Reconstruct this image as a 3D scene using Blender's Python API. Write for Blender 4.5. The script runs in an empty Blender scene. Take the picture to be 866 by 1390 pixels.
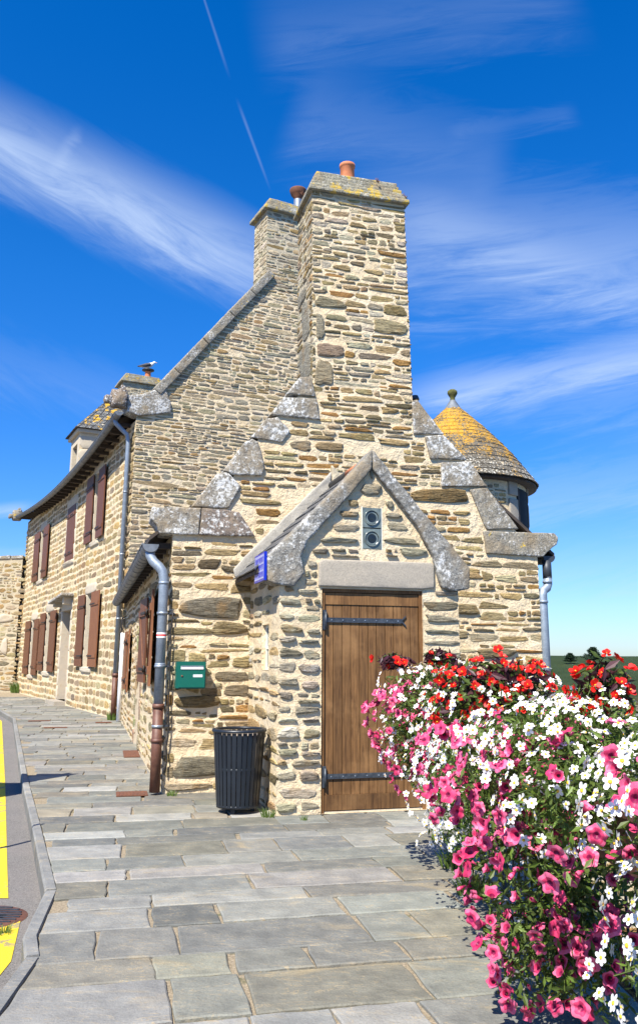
import bpy, bmesh, math, random
from mathutils import Vector, Matrix, Euler
from mathutils.geometry import tessellate_polygon
R = math.radians
scene = bpy.context.scene
col = scene.collection

# ------------------------------------------------------------------ camera, world, sun, exposure
PITCH = math.atan(243/1130); ROLL = R(.35)
cd = bpy.data.cameras.new('camera'); cam = bpy.data.objects.new('camera', cd); col.objects.link(cam)
cd.sensor_fit = 'VERTICAL'; cd.sensor_height = 24; cd.sensor_width = 24; cd.lens = 24*1130/1390
cd.shift_y = -45/1390; cd.clip_end = 5000; cd.clip_start = .05
_f = Vector((0, math.cos(PITCH), math.sin(PITCH))); _u = Vector((0, -math.sin(PITCH), math.cos(PITCH))); _r = Vector((1, 0, 0))
_r2 = _r*math.cos(ROLL)+_u*math.sin(ROLL); _u2 = -_r*math.sin(ROLL)+_u*math.cos(ROLL)
cam.matrix_world = Matrix(((_r2.x, _u2.x, -_f.x, 0), (_r2.y, _u2.y, -_f.y, 0), (_r2.z, _u2.z, -_f.z, 1.5), (0, 0, 0, 1)))
scene.camera = cam
SUN_AZ = math.atan2(-.46, -.887); SUN_EL = R(51)
sun_vec = Vector((math.sin(SUN_AZ)*math.cos(SUN_EL), math.cos(SUN_AZ)*math.cos(SUN_EL), math.sin(SUN_EL)))
sd = bpy.data.lights.new('sun', 'SUN'); sd.energy = 5.0; sd.angle = R(.5); sd.color = (1, .955, .87)
so = bpy.data.objects.new('sun', sd); col.objects.link(so)
so.rotation_euler = sun_vec.to_track_quat('Z', 'Y').to_euler(); so.location = (-20, -30, 40)
scene.view_settings.view_transform = 'Standard'; scene.view_settings.look = 'None'
scene.view_settings.exposure = 1.0; scene.view_settings.gamma = 1; scene.view_settings.use_curve_mapping = False

world = bpy.data.worlds.new('World'); scene.world = world; world.use_nodes = True
def build_world():
    nt = world.node_tree; N = nt.nodes; L = nt.links; N.clear()
    out = N.new('ShaderNodeOutputWorld'); bg = N.new('ShaderNodeBackground'); bg.inputs[1].default_value = .080
    L.new(bg.outputs[0], out.inputs[0])
    sky = N.new('ShaderNodeTexSky'); sky.sky_type = 'NISHITA'; sky.sun_disc = False
    sky.sun_elevation = SUN_EL; sky.sun_rotation = SUN_AZ; sky.air_density = 1.0; sky.dust_density = .25; sky.ozone_density = 3.0
    tc = N.new('ShaderNodeTexCoord')
    sep = N.new('ShaderNodeSeparateXYZ'); L.new(tc.outputs['Generated'], sep.inputs[0])
    def M(op, a, b=None, c=None, clamp=False):
        n = N.new('ShaderNodeMath'); n.operation = op; n.use_clamp = clamp
        for i, v in enumerate((a, b, c)):
            if v is None: continue
            if isinstance(v, (int, float)): n.inputs[i].default_value = v
            else: L.new(v, n.inputs[i])
        return n.outputs[0]
    def MR(v, a, b, c, d, t='SMOOTHSTEP'):
        n = N.new('ShaderNodeMapRange'); n.interpolation_type = t; n.clamp = True if t == 'LINEAR' else n.clamp
        L.new(v, n.inputs[0])
        for i, k in enumerate((a, b, c, d)): n.inputs[i+1].default_value = k
        return n.outputs[0]
    y = M('MAXIMUM', sep.outputs[1], .02)
    a = M('DIVIDE', sep.outputs[0], y); b = M('DIVIDE', sep.outputs[2], y)
    front = MR(sep.outputs[1], .05, .3, 0, 1)
    cmb = N.new('ShaderNodeCombineXYZ'); L.new(a, cmb.inputs[0]); L.new(b, cmb.inputs[1])
    def noise(sx, sy, rot, scale, detail=5, rough=.55, dist=0.):
        mp = N.new('ShaderNodeMapping'); mp.inputs['Scale'].default_value = (sx, sy, 1); mp.inputs['Rotation'].default_value = (0, 0, rot)
        mp.vector_type = 'TEXTURE'; mp.inputs['Scale'].default_value = (1/sx, 1/sy, 1)
        L.new(cmb.outputs[0], mp.inputs[0])
        n = N.new('ShaderNodeTexNoise'); n.inputs['Scale'].default_value = scale; n.inputs['Detail'].default_value = detail
        n.inputs['Roughness'].default_value = rough; n.inputs['Distortion'].default_value = dist
        L.new(mp.outputs[0], n.inputs[0]); return n.outputs[0]
    def ab(px, py):           # a direction of the sky, as tangents of azimuth and height
        d = _r2*(px-433)+_u2*(650-py)+_f*1130
        return d.x/d.y, d.z/d.y
    total = None
    def band(p, q, w0, w1, strength, nz, warp=.25, fade=(.0, .15, .85, 1.0)):
        nonlocal total
        a0, b0 = ab(*p); a1, b1 = ab(*q); dx, dy = a1-a0, b1-b0; ln = math.hypot(dx, dy); cx, cy = dx/ln, dy/ln
        ra = M('SUBTRACT', a, a0); rb = M('SUBTRACT', b, b0)
        s = M('DIVIDE', M('ADD', M('MULTIPLY', ra, cx), M('MULTIPLY', rb, cy)), ln)
        t = M('ADD', M('MULTIPLY', ra, -cy), M('MULTIPLY', rb, cx))
        if warp: t = M('ADD', t, M('MULTIPLY', M('SUBTRACT', nz, .5), warp))
        w = MR(s, 0, 1, w0, w1, 'LINEAR')
        k = M('DIVIDE', M('ABSOLUTE', t), w)
        m = M('MULTIPLY', MR(k, .0, 1, 1, 0), MR(s, fade[0], fade[1], 0, 1))
        m = M('MULTIPLY', m, MR(s, fade[2], fade[3], 1, 0))
        if nz is not None: m = M('MULTIPLY', m, MR(nz, .32, .66, .42, 1.0, 'LINEAR'))
        m = M('MULTIPLY', m, strength)
        total = m if total is None else M('SUBTRACT', M('ADD', total, m), M('MULTIPLY', total, m))
    n1 = noise(1, 5.5, R(-31), 6, 9, .66, .7)
    n2 = noise(1, 6, R(8), 5, 9, .68, .9)
    n3 = noise(1, 7, R(14), 7, 9, .68, .5)
    band((-260, 75), (480, 425), .105, .08, .62, n1, .05, (0, .1, .8, 1.0))
    band((-60, 165), (330, 372), .035, .06, .26, n1, .05, (0, .2, .8, 1.0))
    band((60, 260), (112, 165), .018, .012, .18, n1, .03, (0, .3, .7, 1.0))
    band((430, 330), (1000, 370), .13, .16, .42, n2, .16, (0, .3, .9, 1.0))
    band((470, 250), (900, 420), .05, .06, .22, n2, .10, (0, .3, .9, 1.0))
    band((480, 560), (950, 470), .035, .05, .60, n3, .05, (0, .3, .9, 1.0))
    band((560, 540), (900, 545), .06, .08, .20, n3, .10, (0, .3, .9, 1.0))
    band((380, 150), (700, 240), .12, .09, .13, n2, .15)
    band((330, 60), (800, -20), .10, .12, .10, n2, .15)
    band((600, 185), (790, 150), .02, .03, .07, n2, .08)
    band((560, 700), (950, 650), .05, .08, .28, n3, .14)
    band((640, 790), (950, 760), .05, .07, .22, n3, .14)
    band((-60, 702), (60, 686), .012, .012, .60, n3, .015, (0, .3, .6, 1.0))
    band((-80, 480), (240, 560), .07, .05, .12, n1, .10)
    band((-60, 750), (60, 755), .012, .012, .25, n3, .02)
    band((268, -30), (314, 112), .0022, .0034, .12, None, 0, (0, .05, .6, 1.0))
    band((320, 130), (370, 266), .0034, .0024, .14, None, 0, (0, .3, .6, 1.0))
    total = M('MULTIPLY', total, front)
    hs = N.new('ShaderNodeHueSaturation'); hs.inputs['Saturation'].default_value = 1.42; hs.inputs['Hue'].default_value = .5; hs.inputs['Value'].default_value = 1.0
    L.new(sky.outputs[0], hs.inputs['Color'])
    mx = N.new('ShaderNodeMix'); mx.data_type = 'RGBA'; L.new(total, mx.inputs[0])
    tn = N.new('ShaderNodeMix'); tn.data_type = 'RGBA'; tn.blend_type = 'MULTIPLY'; tn.inputs[0].default_value = 1; L.new(hs.outputs[0], tn.inputs[6]); tn.inputs[7].default_value = (.80, 1.01, 1.34, 1); hz = N.new('ShaderNodeMix'); hz.data_type = 'RGBA'; hz.blend_type = 'MULTIPLY'; L.new(MR(sep.outputs[2], .0, .42, 1, 0, 'LINEAR'), hz.inputs[0]); L.new(tn.outputs[2], hz.inputs[6]); hz.inputs[7].default_value = (.72, .72, .84, 1); L.new(hz.outputs[2], mx.inputs[6])
    mx.inputs[7].default_value = (4.2, 5.2, 6.9, 1)
    L.new(mx.outputs[2], bg.inputs[0])
build_world()

# ------------------------------------------------------------------ materials
MATS = {}
class NT:
    def __init__(s, name):
        s.m = bpy.data.materials.new(name); s.m.use_nodes = True; s.t = s.m.node_tree; s.N = s.t.nodes; s.L = s.t.links
        s.b = s.N['Principled BSDF']; MATS[name] = s.m; s.tc = s.N.new('ShaderNodeTexCoord')
    def lk(s, v, i):
        if isinstance(v, (int, float)): i.default_value = v
        elif isinstance(v, tuple): i.default_value = (*v, 1) if len(v) == 3 and i.type == 'RGBA' else v
        else: s.L.new(v, i)
    def co(s, scale=(1, 1, 1), rot=(0, 0, 0), src='Object'):
        mp = s.N.new('ShaderNodeMapping'); mp.inputs['Scale'].default_value = scale; mp.inputs['Rotation'].default_value = rot
        s.L.new(s.tc.outputs[src], mp.inputs[0]); return mp.outputs[0]
    def noise(s, vec, scale, detail=4, rough=.55, dist=0):
        n = s.N.new('ShaderNodeTexNoise'); n.inputs['Scale'].default_value = scale; n.inputs['Detail'].default_value = detail
        n.inputs['Roughness'].default_value = rough; n.inputs['Distortion'].default_value = dist
        s.L.new(vec, n.inputs[0]); return n.outputs[0]
    def vor(s, vec, scale, feat='F1', out=0):
        n = s.N.new('ShaderNodeTexVoronoi'); n.feature = feat; n.inputs['Scale'].default_value = scale; s.L.new(vec, n.inputs[0]); return n.outputs[out]
    def mr(s, v, a, b, c=0, d=1):
        n = s.N.new('ShaderNodeMapRange'); s.L.new(v, n.inputs[0])
        for i, k in enumerate((a, b, c, d)): n.inputs[i+1].default_value = k
        return n.outputs[0]
    def mix(s, f, a, b, mode='MIX'):
        n = s.N.new('ShaderNodeMix'); n.data_type = 'RGBA'; n.blend_type = mode
        s.lk(f, n.inputs[0]); s.lk(a, n.inputs[6]); s.lk(b, n.inputs[7]); return n.outputs[2]
    def math(s, op, a, b):
        n = s.N.new('ShaderNodeMath'); n.operation = op; s.lk(a, n.inputs[0]); s.lk(b, n.inputs[1]); return n.outputs[0]
    def attr(s, name='Col'):
        n = s.N.new('ShaderNodeAttribute'); n.attribute_name = name; return n.outputs[0]
    def bump(s, h, strength, dist=.01, prev=None):
        n = s.N.new('ShaderNodeBump'); n.inputs['Strength'].default_value = strength; n.inputs['Distance'].default_value = dist
        s.L.new(h, n.inputs['Height'])
        if prev is not None: s.L.new(prev, n.inputs['Normal'])
        return n.outputs[0]
    def fin(s, base, rough=.8, nrm=None, metal=0, spec=.5):
        s.lk(base, s.b.inputs['Base Color']); s.lk(rough, s.b.inputs['Roughness']); s.b.inputs['Metallic'].default_value = metal
        s.b.inputs['Specular IOR Level'].default_value = spec
        if nrm is not None: s.L.new(nrm, s.b.inputs['Normal'])
        return s.m
def plain(name, c, rough=.6, metal=0, var=.25, scale=12, bump=.1, spec=.5):
    s = NT(name); n = s.noise(s.co(), scale, 5, .6)
    k = s.mix(s.mr(n, .3, .7), tuple(x*(1-var) for x in c), tuple(min(1, x*(1+var)) for x in c))
    return s.fin(k, rough, s.bump(n, bump, .01), metal, spec)

def make_mats():
    # mortar
    s = NT('mortar'); c = s.co(); n = s.noise(c, 2.2, 5, .6); n2 = s.noise(c, 38, 5, .75); n3 = s.noise(c, 7, 4, .6)
    k = s.mix(s.mr(n, .35, .68), (.72, .60, .405), (.66, .50, .29)); k = s.mix(s.mr(n2, .35, .8, 0, .4), k, (.45, .37, .27))
    k = s.mix(s.mr(n3, .55, .75, 0, .35), k, (.78, .68, .50))
    s.fin(k, .95, s.bump(n3, 1, .05, s.bump(n2, .9, .02)), 0, .2)
    s = NT('aged_mortar'); c = s.co(); n = s.noise(c, 3, 5, .6); n2 = s.noise(c, 40, 5, .75); n3 = s.noise(c, 9, 4, .6)
    k = s.mix(s.mr(n, .35, .65), (.54, .455, .31), (.42, .36, .25)); k = s.mix(s.mr(n2, .4, .8, 0, .5), k, (.3, .27, .2))
    s.fin(k, .95, s.bump(n3, .9, .03, s.bump(n2, .8, .012)), 0, .2)
    s = NT('grey_render'); c = s.co(); n = s.noise(c, 5, 5, .6); n2 = s.noise(c, 45, 5, .75); k = s.mix(s.mr(n, .35, .65), (.40, .365, .30), (.30, .275, .23)); k = s.mix(s.mr(n2, .45, .7, 0, .6), k, (.5, .47, .4)); s.fin(k, .95, s.bump(n2, .8, .012), 0, .2)
    s = NT('schist')
    c = s.co(); st = s.co((5, 5, 34)); n = s.noise(st, 1.6, 6, .65, .4); n2 = s.noise(c, 26, 6, .7); n3 = s.noise(c, 4.2, 4, .6); n4 = s.noise(c, 60, 3, .6)
    k = s.mix(1.0, s.attr(), s.mix(s.mr(n, .3, .7), (.42, .39, .34), (1.25, 1.22, 1.14)), 'MULTIPLY')
    k = s.mix(s.mr(n2, .38, .72, 0, .55), k, s.mix(1.0, k, (1.55, 1.45, 1.25), 'MULTIPLY'))
    k = s.mix(s.mr(n3, .54, .70, 0, .55), k, (.36, .21, .075))
    k = s.mix(s.mr(n4, .64, .72, 0, .55), k, (.55, .53, .47))
    s.fin(k, .95, s.bump(n, 1.0, .05, s.bump(n2, .9, .03)), 0, .15)
    s = NT('dressed_stone')
    c = s.co(); n = s.noise(c, 3, 5, .6); n2 = s.noise(c, 55, 4, .7); n3 = s.noise(c, 9, 4, .6)
    k = s.mix(s.mr(n, .35, .65), (.54, .46, .33), (.48, .42, .33)); k = s.mix(s.mr(n2, .4, .75, 0, .5), k, (.33, .28, .2)); k = s.mix(s.mr(n3, .58, .75, 0, .5), k, (.42, .29, .13))
    s.fin(k, .9, s.bump(n3, .4, .02, s.bump(n2, .5, .006)), 0, .25)
    s = NT('lintel_stone')
    c = s.co(); n = s.noise(c, 4, 5, .6); n2 = s.noise(c, 70, 4, .7)
    k = s.mix(s.mr(n, .35, .65), (.40, .345, .265), (.34, .30, .24)); k = s.mix(s.mr(n2, .4, .7, 0, .6), k, (.2, .18, .15))
    s.fin(k, .9, s.bump(n, .3, .02, s.bump(n2, .6, .006)), 0, .25)
    def lichen(name, base1, base2, lo, hi, gold=.0):
        s = NT(name); c = s.co(); n = s.noise(c, 7, 5, .65); sp = s.noise(c, 22, 5, .75); d = s.noise(c, 48, 3, .7); g = s.noise(c, 5.3, 4, .6); v = s.vor(c, 30)
        k = s.mix(s.mr(n, .35, .65), base1, base2); k = s.mix(s.mr(d, .42, .62, 0, .75), k, (.10, .092, .08))
        lf = s.noise(c, 2.6, 3, .6); k = s.mix(s.mr(lf, .50, .66, 0, .65), k, (.27, .20, .115)); st = s.noise(s.co((9, 9, 1.2)), 1.5, 4, .6); k = s.mix(s.mr(st, .55, .7, 0, .5), k, (.12, .105, .085)); sp2 = s.math('ADD', sp, s.math('MULTIPLY', s.math('SUBTRACT', lf, .5), -.5)); k = s.mix(s.mr(sp2, lo, hi), k, (.60, .59, .55))
        k = s.mix(s.mr(v, .10, .16, .35, 0), k, (.66, .66, .62))
        if gold: k = s.mix(s.math('MULTIPLY', s.mr(g, gold, gold+.06), s.mr(d, .40, .50)), k, (.50, .34, .05))
        s.fin(k, .95, s.bump(n, .8, .04, s.bump(sp, .7, .012)), 0, .2)
    lichen('lichened_granite', (.35, .32, .26), (.24, .215, .17), .50, .61)
    lichen('brown_granite', (.27, .20, .15), (.18, .145, .12), .53, .63)
    lichen('porch_granite', (.29, .275, .235), (.20, .19, .165), .54, .67)
    lichen('yellowed_coping', (.33, .29, .22), (.24, .22, .17), .56, .68, .64)
    lichen('mossy_cap', (.36, .33, .24), (.26, .24, .165), .58, .7, .555)
    # slates
    s = NT('slate'); c = s.co(); n = s.noise(c, 14, 5, .6); k = s.mix(1.0, s.attr(), s.mix(s.mr(n, .3, .7), (.7, .7, .7), (1.3, 1.3, 1.3)), 'MULTIPLY')
    s.fin(k, .45, s.bump(n, .4, .01))
    s = NT('roof_slate_sheet'); c = s.co((1, 1, 1)); br = s.N.new('ShaderNodeTexBrick'); br.inputs['Scale'].default_value = 3; s.L.new(s.co((1, 1, 1), (0, 0, R(90))), br.inputs[0])
    br.inputs['Color1'].default_value = (.05, .06, .075, 1); br.inputs['Color2'].default_value = (.09, .1, .12, 1); br.inputs['Mortar'].default_value = (.02, .02, .025, 1)
    s.fin(br.outputs[0], .3, s.bump(br.outputs[1], .4, .01))
    for nm, gold, wlo in (('lichen_slate', .47, .56), ('white_lichen_slate', .66, .53)):
        s = NT(nm); c = s.co(); n = s.noise(c, 20, 5, .7); g = s.noise(c, 3.2, 4, .6); g2 = s.noise(c, 26, 4, .7)
        sx = s.N.new('ShaderNodeSeparateXYZ'); s.L.new(s.tc.outputs['Object'], sx.inputs[0])
        k = s.mix(1.0, s.attr(), s.mix(s.mr(n, .3, .7), (.6, .6, .6), (1.3, 1.25, 1.1)), 'MULTIPLY')
        if nm == 'lichen_slate':   # the growth itself: gold high on the cone, white low down
            hi = s.mr(sx.outputs[2], 4.75, 5.45); g3 = s.noise(c, 60, 3, .7); gg = s.math('ADD', s.math('MULTIPLY', g2, .55), s.math('MULTIPLY', g, .35)); gg = s.math('ADD', gg, s.math('MULTIPLY', hi, .11)); gg = s.math('ADD', gg, s.math('MULTIPLY', s.math('SUBTRACT', g3, .5), .35))
            wh = s.math('ADD', g2, s.math('MULTIPLY', hi, -.10))
            k = s.mix(s.mr(wh, .555, .60), k, (.58, .57, .5)); k = s.mix(s.mr(gg, .525, .55), k, s.mix(s.mr(g3, .4, .6), (.30, .14, .015), (.55, .31, .03)))
        else:
            k = s.mix(s.mr(g2, .58, .62, 0, .9), k, (.56, .55, .48)); k = s.mix(s.mr(g, .53, .58), k, (.50, .29, .03))
        s.fin(k, .85, s.bump(n, .5, .01), 0, .3)
    # metals
    s = NT('zinc'); c = s.co(); n = s.noise(c, 9, 5, .65); n2 = s.noise(c, 50, 4, .6)
    k = s.mix(s.mr(n, .3, .7), (.18, .215, .26), (.28, .33, .38)); k = s.mix(s.mr(n2, .5, .8, 0, .4), k, (.5, .56, .62)); s.fin(k, .5, s.bump(n2, .15, .003), .35)
    plain('pale_lilac', (.32, .33, .55), .4, 0, .1)
    plain('moss', (.085, .085, .022), 1, 0, .4, 16, .5)
    plain('aged_zinc', (.15, .165, .18), .55, .2, .3, 9)
    plain('dark_zinc', (.045, .05, .058), .5, .3)
    s = NT('brown_iron'); c = s.co(); n = s.noise(c, 14, 5, .65); k = s.mix(s.mr(n, .35, .7), (.085, .032, .02), (.15, .065, .038)); s.fin(k, .55, s.bump(n, .3, .004))
    s = NT('rust'); c = s.co(); n = s.noise(c, 22, 5, .7); k = s.mix(s.mr(n, .35, .7), (.17, .06, .025), (.085, .04, .025)); s.fin(k, .85, s.bump(n, .5, .004))
    s = NT('iron_strap'); c = s.co(); n = s.noise(c, 22, 5, .7); k = s.mix(s.mr(n, .35, .7), (.035, .042, .052), (.10, .11, .12)); s.fin(k, .45, s.bump(n, .4, .003), .5)
    # timber
    s = NT('door_wood'); g = s.noise(s.co((22, 22, 1.3)), 2.6, 6, .65, .6); w = s.noise(s.co((1, 1, 1)), 2.3, 4, .6); a = s.attr(); f = s.noise(s.co((90, 90, 4)), 2, 3, .6)
    k = s.mix(s.mr(g, .3, .7), (.058, .026, .008), (.20, .098, .033)); k = s.mix(s.mr(w, .50, .70, 0, .6), k, (.29, .155, .06)); k = s.mix(1.0, k, a, 'MULTIPLY')
    s.fin(k, .7, s.bump(g, .5, .006, s.bump(f, .3, .002)), 0, .3)
    s = NT('shutter_paint'); g = s.noise(s.co((20, 20, 1.5)), 2, 5, .6); k = s.mix(s.mr(g, .3, .7), (.085, .028, .010), (.155, .055, .021)); s.fin(k, .6, s.bump(g, .4, .005))
    s = NT('shutter_faded'); g = s.noise(s.co((20, 20, 1.5)), 2, 5, .6); k = s.mix(s.mr(g, .3, .7), (.13, .045, .016), (.24, .095, .035)); s.fin(k, .65, s.bump(g, .4, .005))
    plain('dark_timber', (.05, .036, .026), .8)
    # setting
    s = NT('paving'); c = s.co(); n = s.noise(c, 5, 6, .62); n2 = s.noise(c, 75, 4, .7); n3 = s.noise(s.co((1, 2.4, 1), (0, 0, R(25))), 1.3, 5, .6, .8); vn = s.noise(s.co((1, 3, 1), (0, 0, R(-35))), 3.2, 4, .6, 1.4)
    k = s.mix(1.0, s.attr(), s.mix(s.mr(n, .3, .7), (.78, .78, .78), (1.22, 1.21, 1.18)), 'MULTIPLY')
    k = s.mix(s.mr(n2, .35, .75, 0, .4), k, s.mix(1.0, k, (1.6, 1.55, 1.45), 'MULTIPLY')); k = s.mix(s.mr(n2, .25, .4, .5, 0), k, (.10, .10, .10))
    k = s.mix(s.mr(n3, .60, .72, 0, .42), k, (.40, .30, .15))
    k = s.mix(s.math('MULTIPLY', s.mr(s.math('ABSOLUTE', s.math('SUBTRACT', vn, .5), 0), 0, .016, .5, 0), s.mr(n, .4, .6)), k, (.46, .33, .16))
    dk = s.noise(c, 11, 3, .5); k = s.mix(s.mr(dk, .70, .76, 0, .4), k, (.09, .09, .085))
    s.fin(k, s.mr(n, .3, .7, .55, .8), s.bump(n, .7, .03, s.bump(n2, .6, .006)), 0, .3)
    s = NT('sand_joint'); c = s.co(); n = s.noise(c, 60, 4, .8); n2 = s.noise(c, 6, 4, .6); k = s.mix(s.mr(n, .35, .7), (.17, .135, .09), (.42, .345, .24)); k = s.mix(s.mr(n2, .58, .7, 0, .8), k, (.10, .105, .05)); s.fin(k, 1, s.bump(n, .9, .01), 0, .1)
    s = NT('asphalt'); c = s.co(); n = s.noise(c, 120, 3, .8); n2 = s.noise(c, 2, 5, .6); k = s.mix(s.mr(n, .35, .7), (.075, .07, .064), (.27, .25, .225)); k = s.mix(s.mr(n2, .4, .7, 0, .4), k, (.22, .19, .17)); s.fin(k, .9, s.bump(n, .8, .006), 0, .2)
    s = NT('yellow_paint'); c = s.co(); n = s.noise(c, 90, 4, .8); n2 = s.noise(c, 5, 6, .7, .6); k = s.mix(s.mr(n, .62, .75, 0, .5), (.60, .44, .025), (.35, .28, .10)); k = s.mix(s.mr(n2, .56, .60, 0, .8), k, (.2, .175, .13)); s.fin(k, .75, s.bump(n, .6, .004), 0, .3)
    s = NT('soil'); c = s.co(); n = s.noise(c, 3, 6, .7); k = s.mix(s.mr(n, .35, .7), (.10, .09, .06), (.2, .17, .11)); s.fin(k, 1, s.bump(n, .6, .05), 0, .1)
    s = NT('heath'); c = s.co(); n = s.noise(s.co((1, 1, 3)), .16, 8, .72); n2 = s.noise(c, .03, 5, .6); n3 = s.noise(c, 1.2, 6, .75)
    sx = s.N.new('ShaderNodeSeparateXYZ'); s.L.new(s.tc.outputs['Object'], sx.inputs[0])
    top = s.mr(s.math('ADD', sx.outputs[2], s.math('MULTIPLY', s.math('SUBTRACT', n, .5), 1.5)), -1.7, -1.2)
    k = s.mix(s.mr(n, .35, .65), (.10, .085, .03), (.16, .115, .045)); k = s.mix(s.mr(n3, .4, .7, 0, .6), k, (.035, .05, .012))
    kt = s.mix(s.mr(n, .35, .65), (.03, .055, .02), (.055, .08, .03)); kt = s.mix(s.mr(n3, .45, .7, 0, .6), kt, (.06, .075, .03))
    s.fin(s.mix(top, k, kt), 1, s.bump(n3, 1, .8), 0, .1)
    s = NT('water'); n = s.noise(s.co((1, 2, 1)), 1.3, 5, .6); s.fin((.03, .12, .22), .08, s.bump(n, .25, .06), 0, .6)
    # greens and petals
    def leafm(name, c1, c2, tr=.35):
        s = NT(name); oi = s.noise(s.co(), 14, 3, .6); k = s.mix(s.mr(oi, .35, .65), c1, c2)
        if 'petal' in name or 'edge' in name:
            rn = s.N.new('ShaderNodeObjectInfo'); k = s.mix(1.0, k, s.mix(rn.outputs['Random'], (.72, .62, .70) if 'white' not in name else (.86, .86, .84), (1.08, 1.0, 1.02)), 'MULTIPLY')
        s.fin(k, .5, None, 0, .4)
        t = s.N.new('ShaderNodeBsdfTranslucent'); s.lk(k, t.inputs[0]); mxs = s.N.new('ShaderNodeMixShader'); mxs.inputs[0].default_value = tr
        o = s.N['Material Output']; s.L.new(s.b.outputs[0], mxs.inputs[1]); s.L.new(t.outputs[0], mxs.inputs[2]); s.L.new(mxs.outputs[0], o.inputs[0])
    leafm('leaf', (.05, .085, .014), (.12, .165, .03)); leafm('bright_leaf', (.10, .17, .02), (.18, .26, .05)); leafm('bronze_leaf', (.04, .010, .016), (.075, .02, .025), .2)
    leafm('grass', (.07, .12, .02), (.14, .2, .04)); leafm('needle', (.012, .03, .012), (.03, .055, .02), .1)
    leafm('pink_petal', (.60, .025, .11), (.78, .08, .20), .25); leafm('pink_throat', (.18, .005, .05), (.26, .01, .07), .2); leafm('pink_edge', (.80, .13, .27), (.88, .22, .36), .25)
    leafm('white_petal', (.83, .84, .82), (.9, .9, .88), .25); leafm('red_petal', (.62, .008, .006), (.80, .025, .012), .25); leafm('flower_eye', (.80, .45, .02), (.85, .55, .04), .1)
    # small things
    plain('green_enamel', (.003, .095, .065), .35, 0, .08, 4, .02); plain('white_label', (.8, .8, .8), .4, 0, .03); plain('navy_steel', (.011, .015, .021), .4, .1, .2, 6, .03)
    plain('black_void', (.006, .006, .007), .8); plain('liner', (.22, .18, .14), .8); plain('blue_enamel', (.006, .018, .36), .3, 0, .1); plain('terracotta', (.50, .17, .07), .8, 0, .2, 16)
    plain('window_dark', (.012, .015, .02), .12, 0, .1, 3, .02, .8); plain('glass_block', (.13, .155, .14), .2, 0, .35, 14, .3, .6); plain('glass_lens', (.012, .016, .018), .22, 0, .5, 9, .5, .5)
    plain('pale_frame', (.62, .60, .5), .5); plain('white_paint', (.82, .84, .86), .4, 0, .06); plain('black_cable', (.015, .013, .012), .6); plain('red_tape', (.75, .03, .01), .5)
    plain('galvanised', (.28, .31, .34), .45, .6); plain('gull_white', (.8, .8, .78), .8, 0, .04); plain('gull_dark', (.05, .05, .055), .8); plain('beak', (.7, .4, .05), .5)
    plain('bark', (.08, .06, .045), .95); plain('blue_trough', (.035, .17, .42), .45, 0, .2, 8); plain('compost', (.03, .022, .016), 1)
make_mats()

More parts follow.
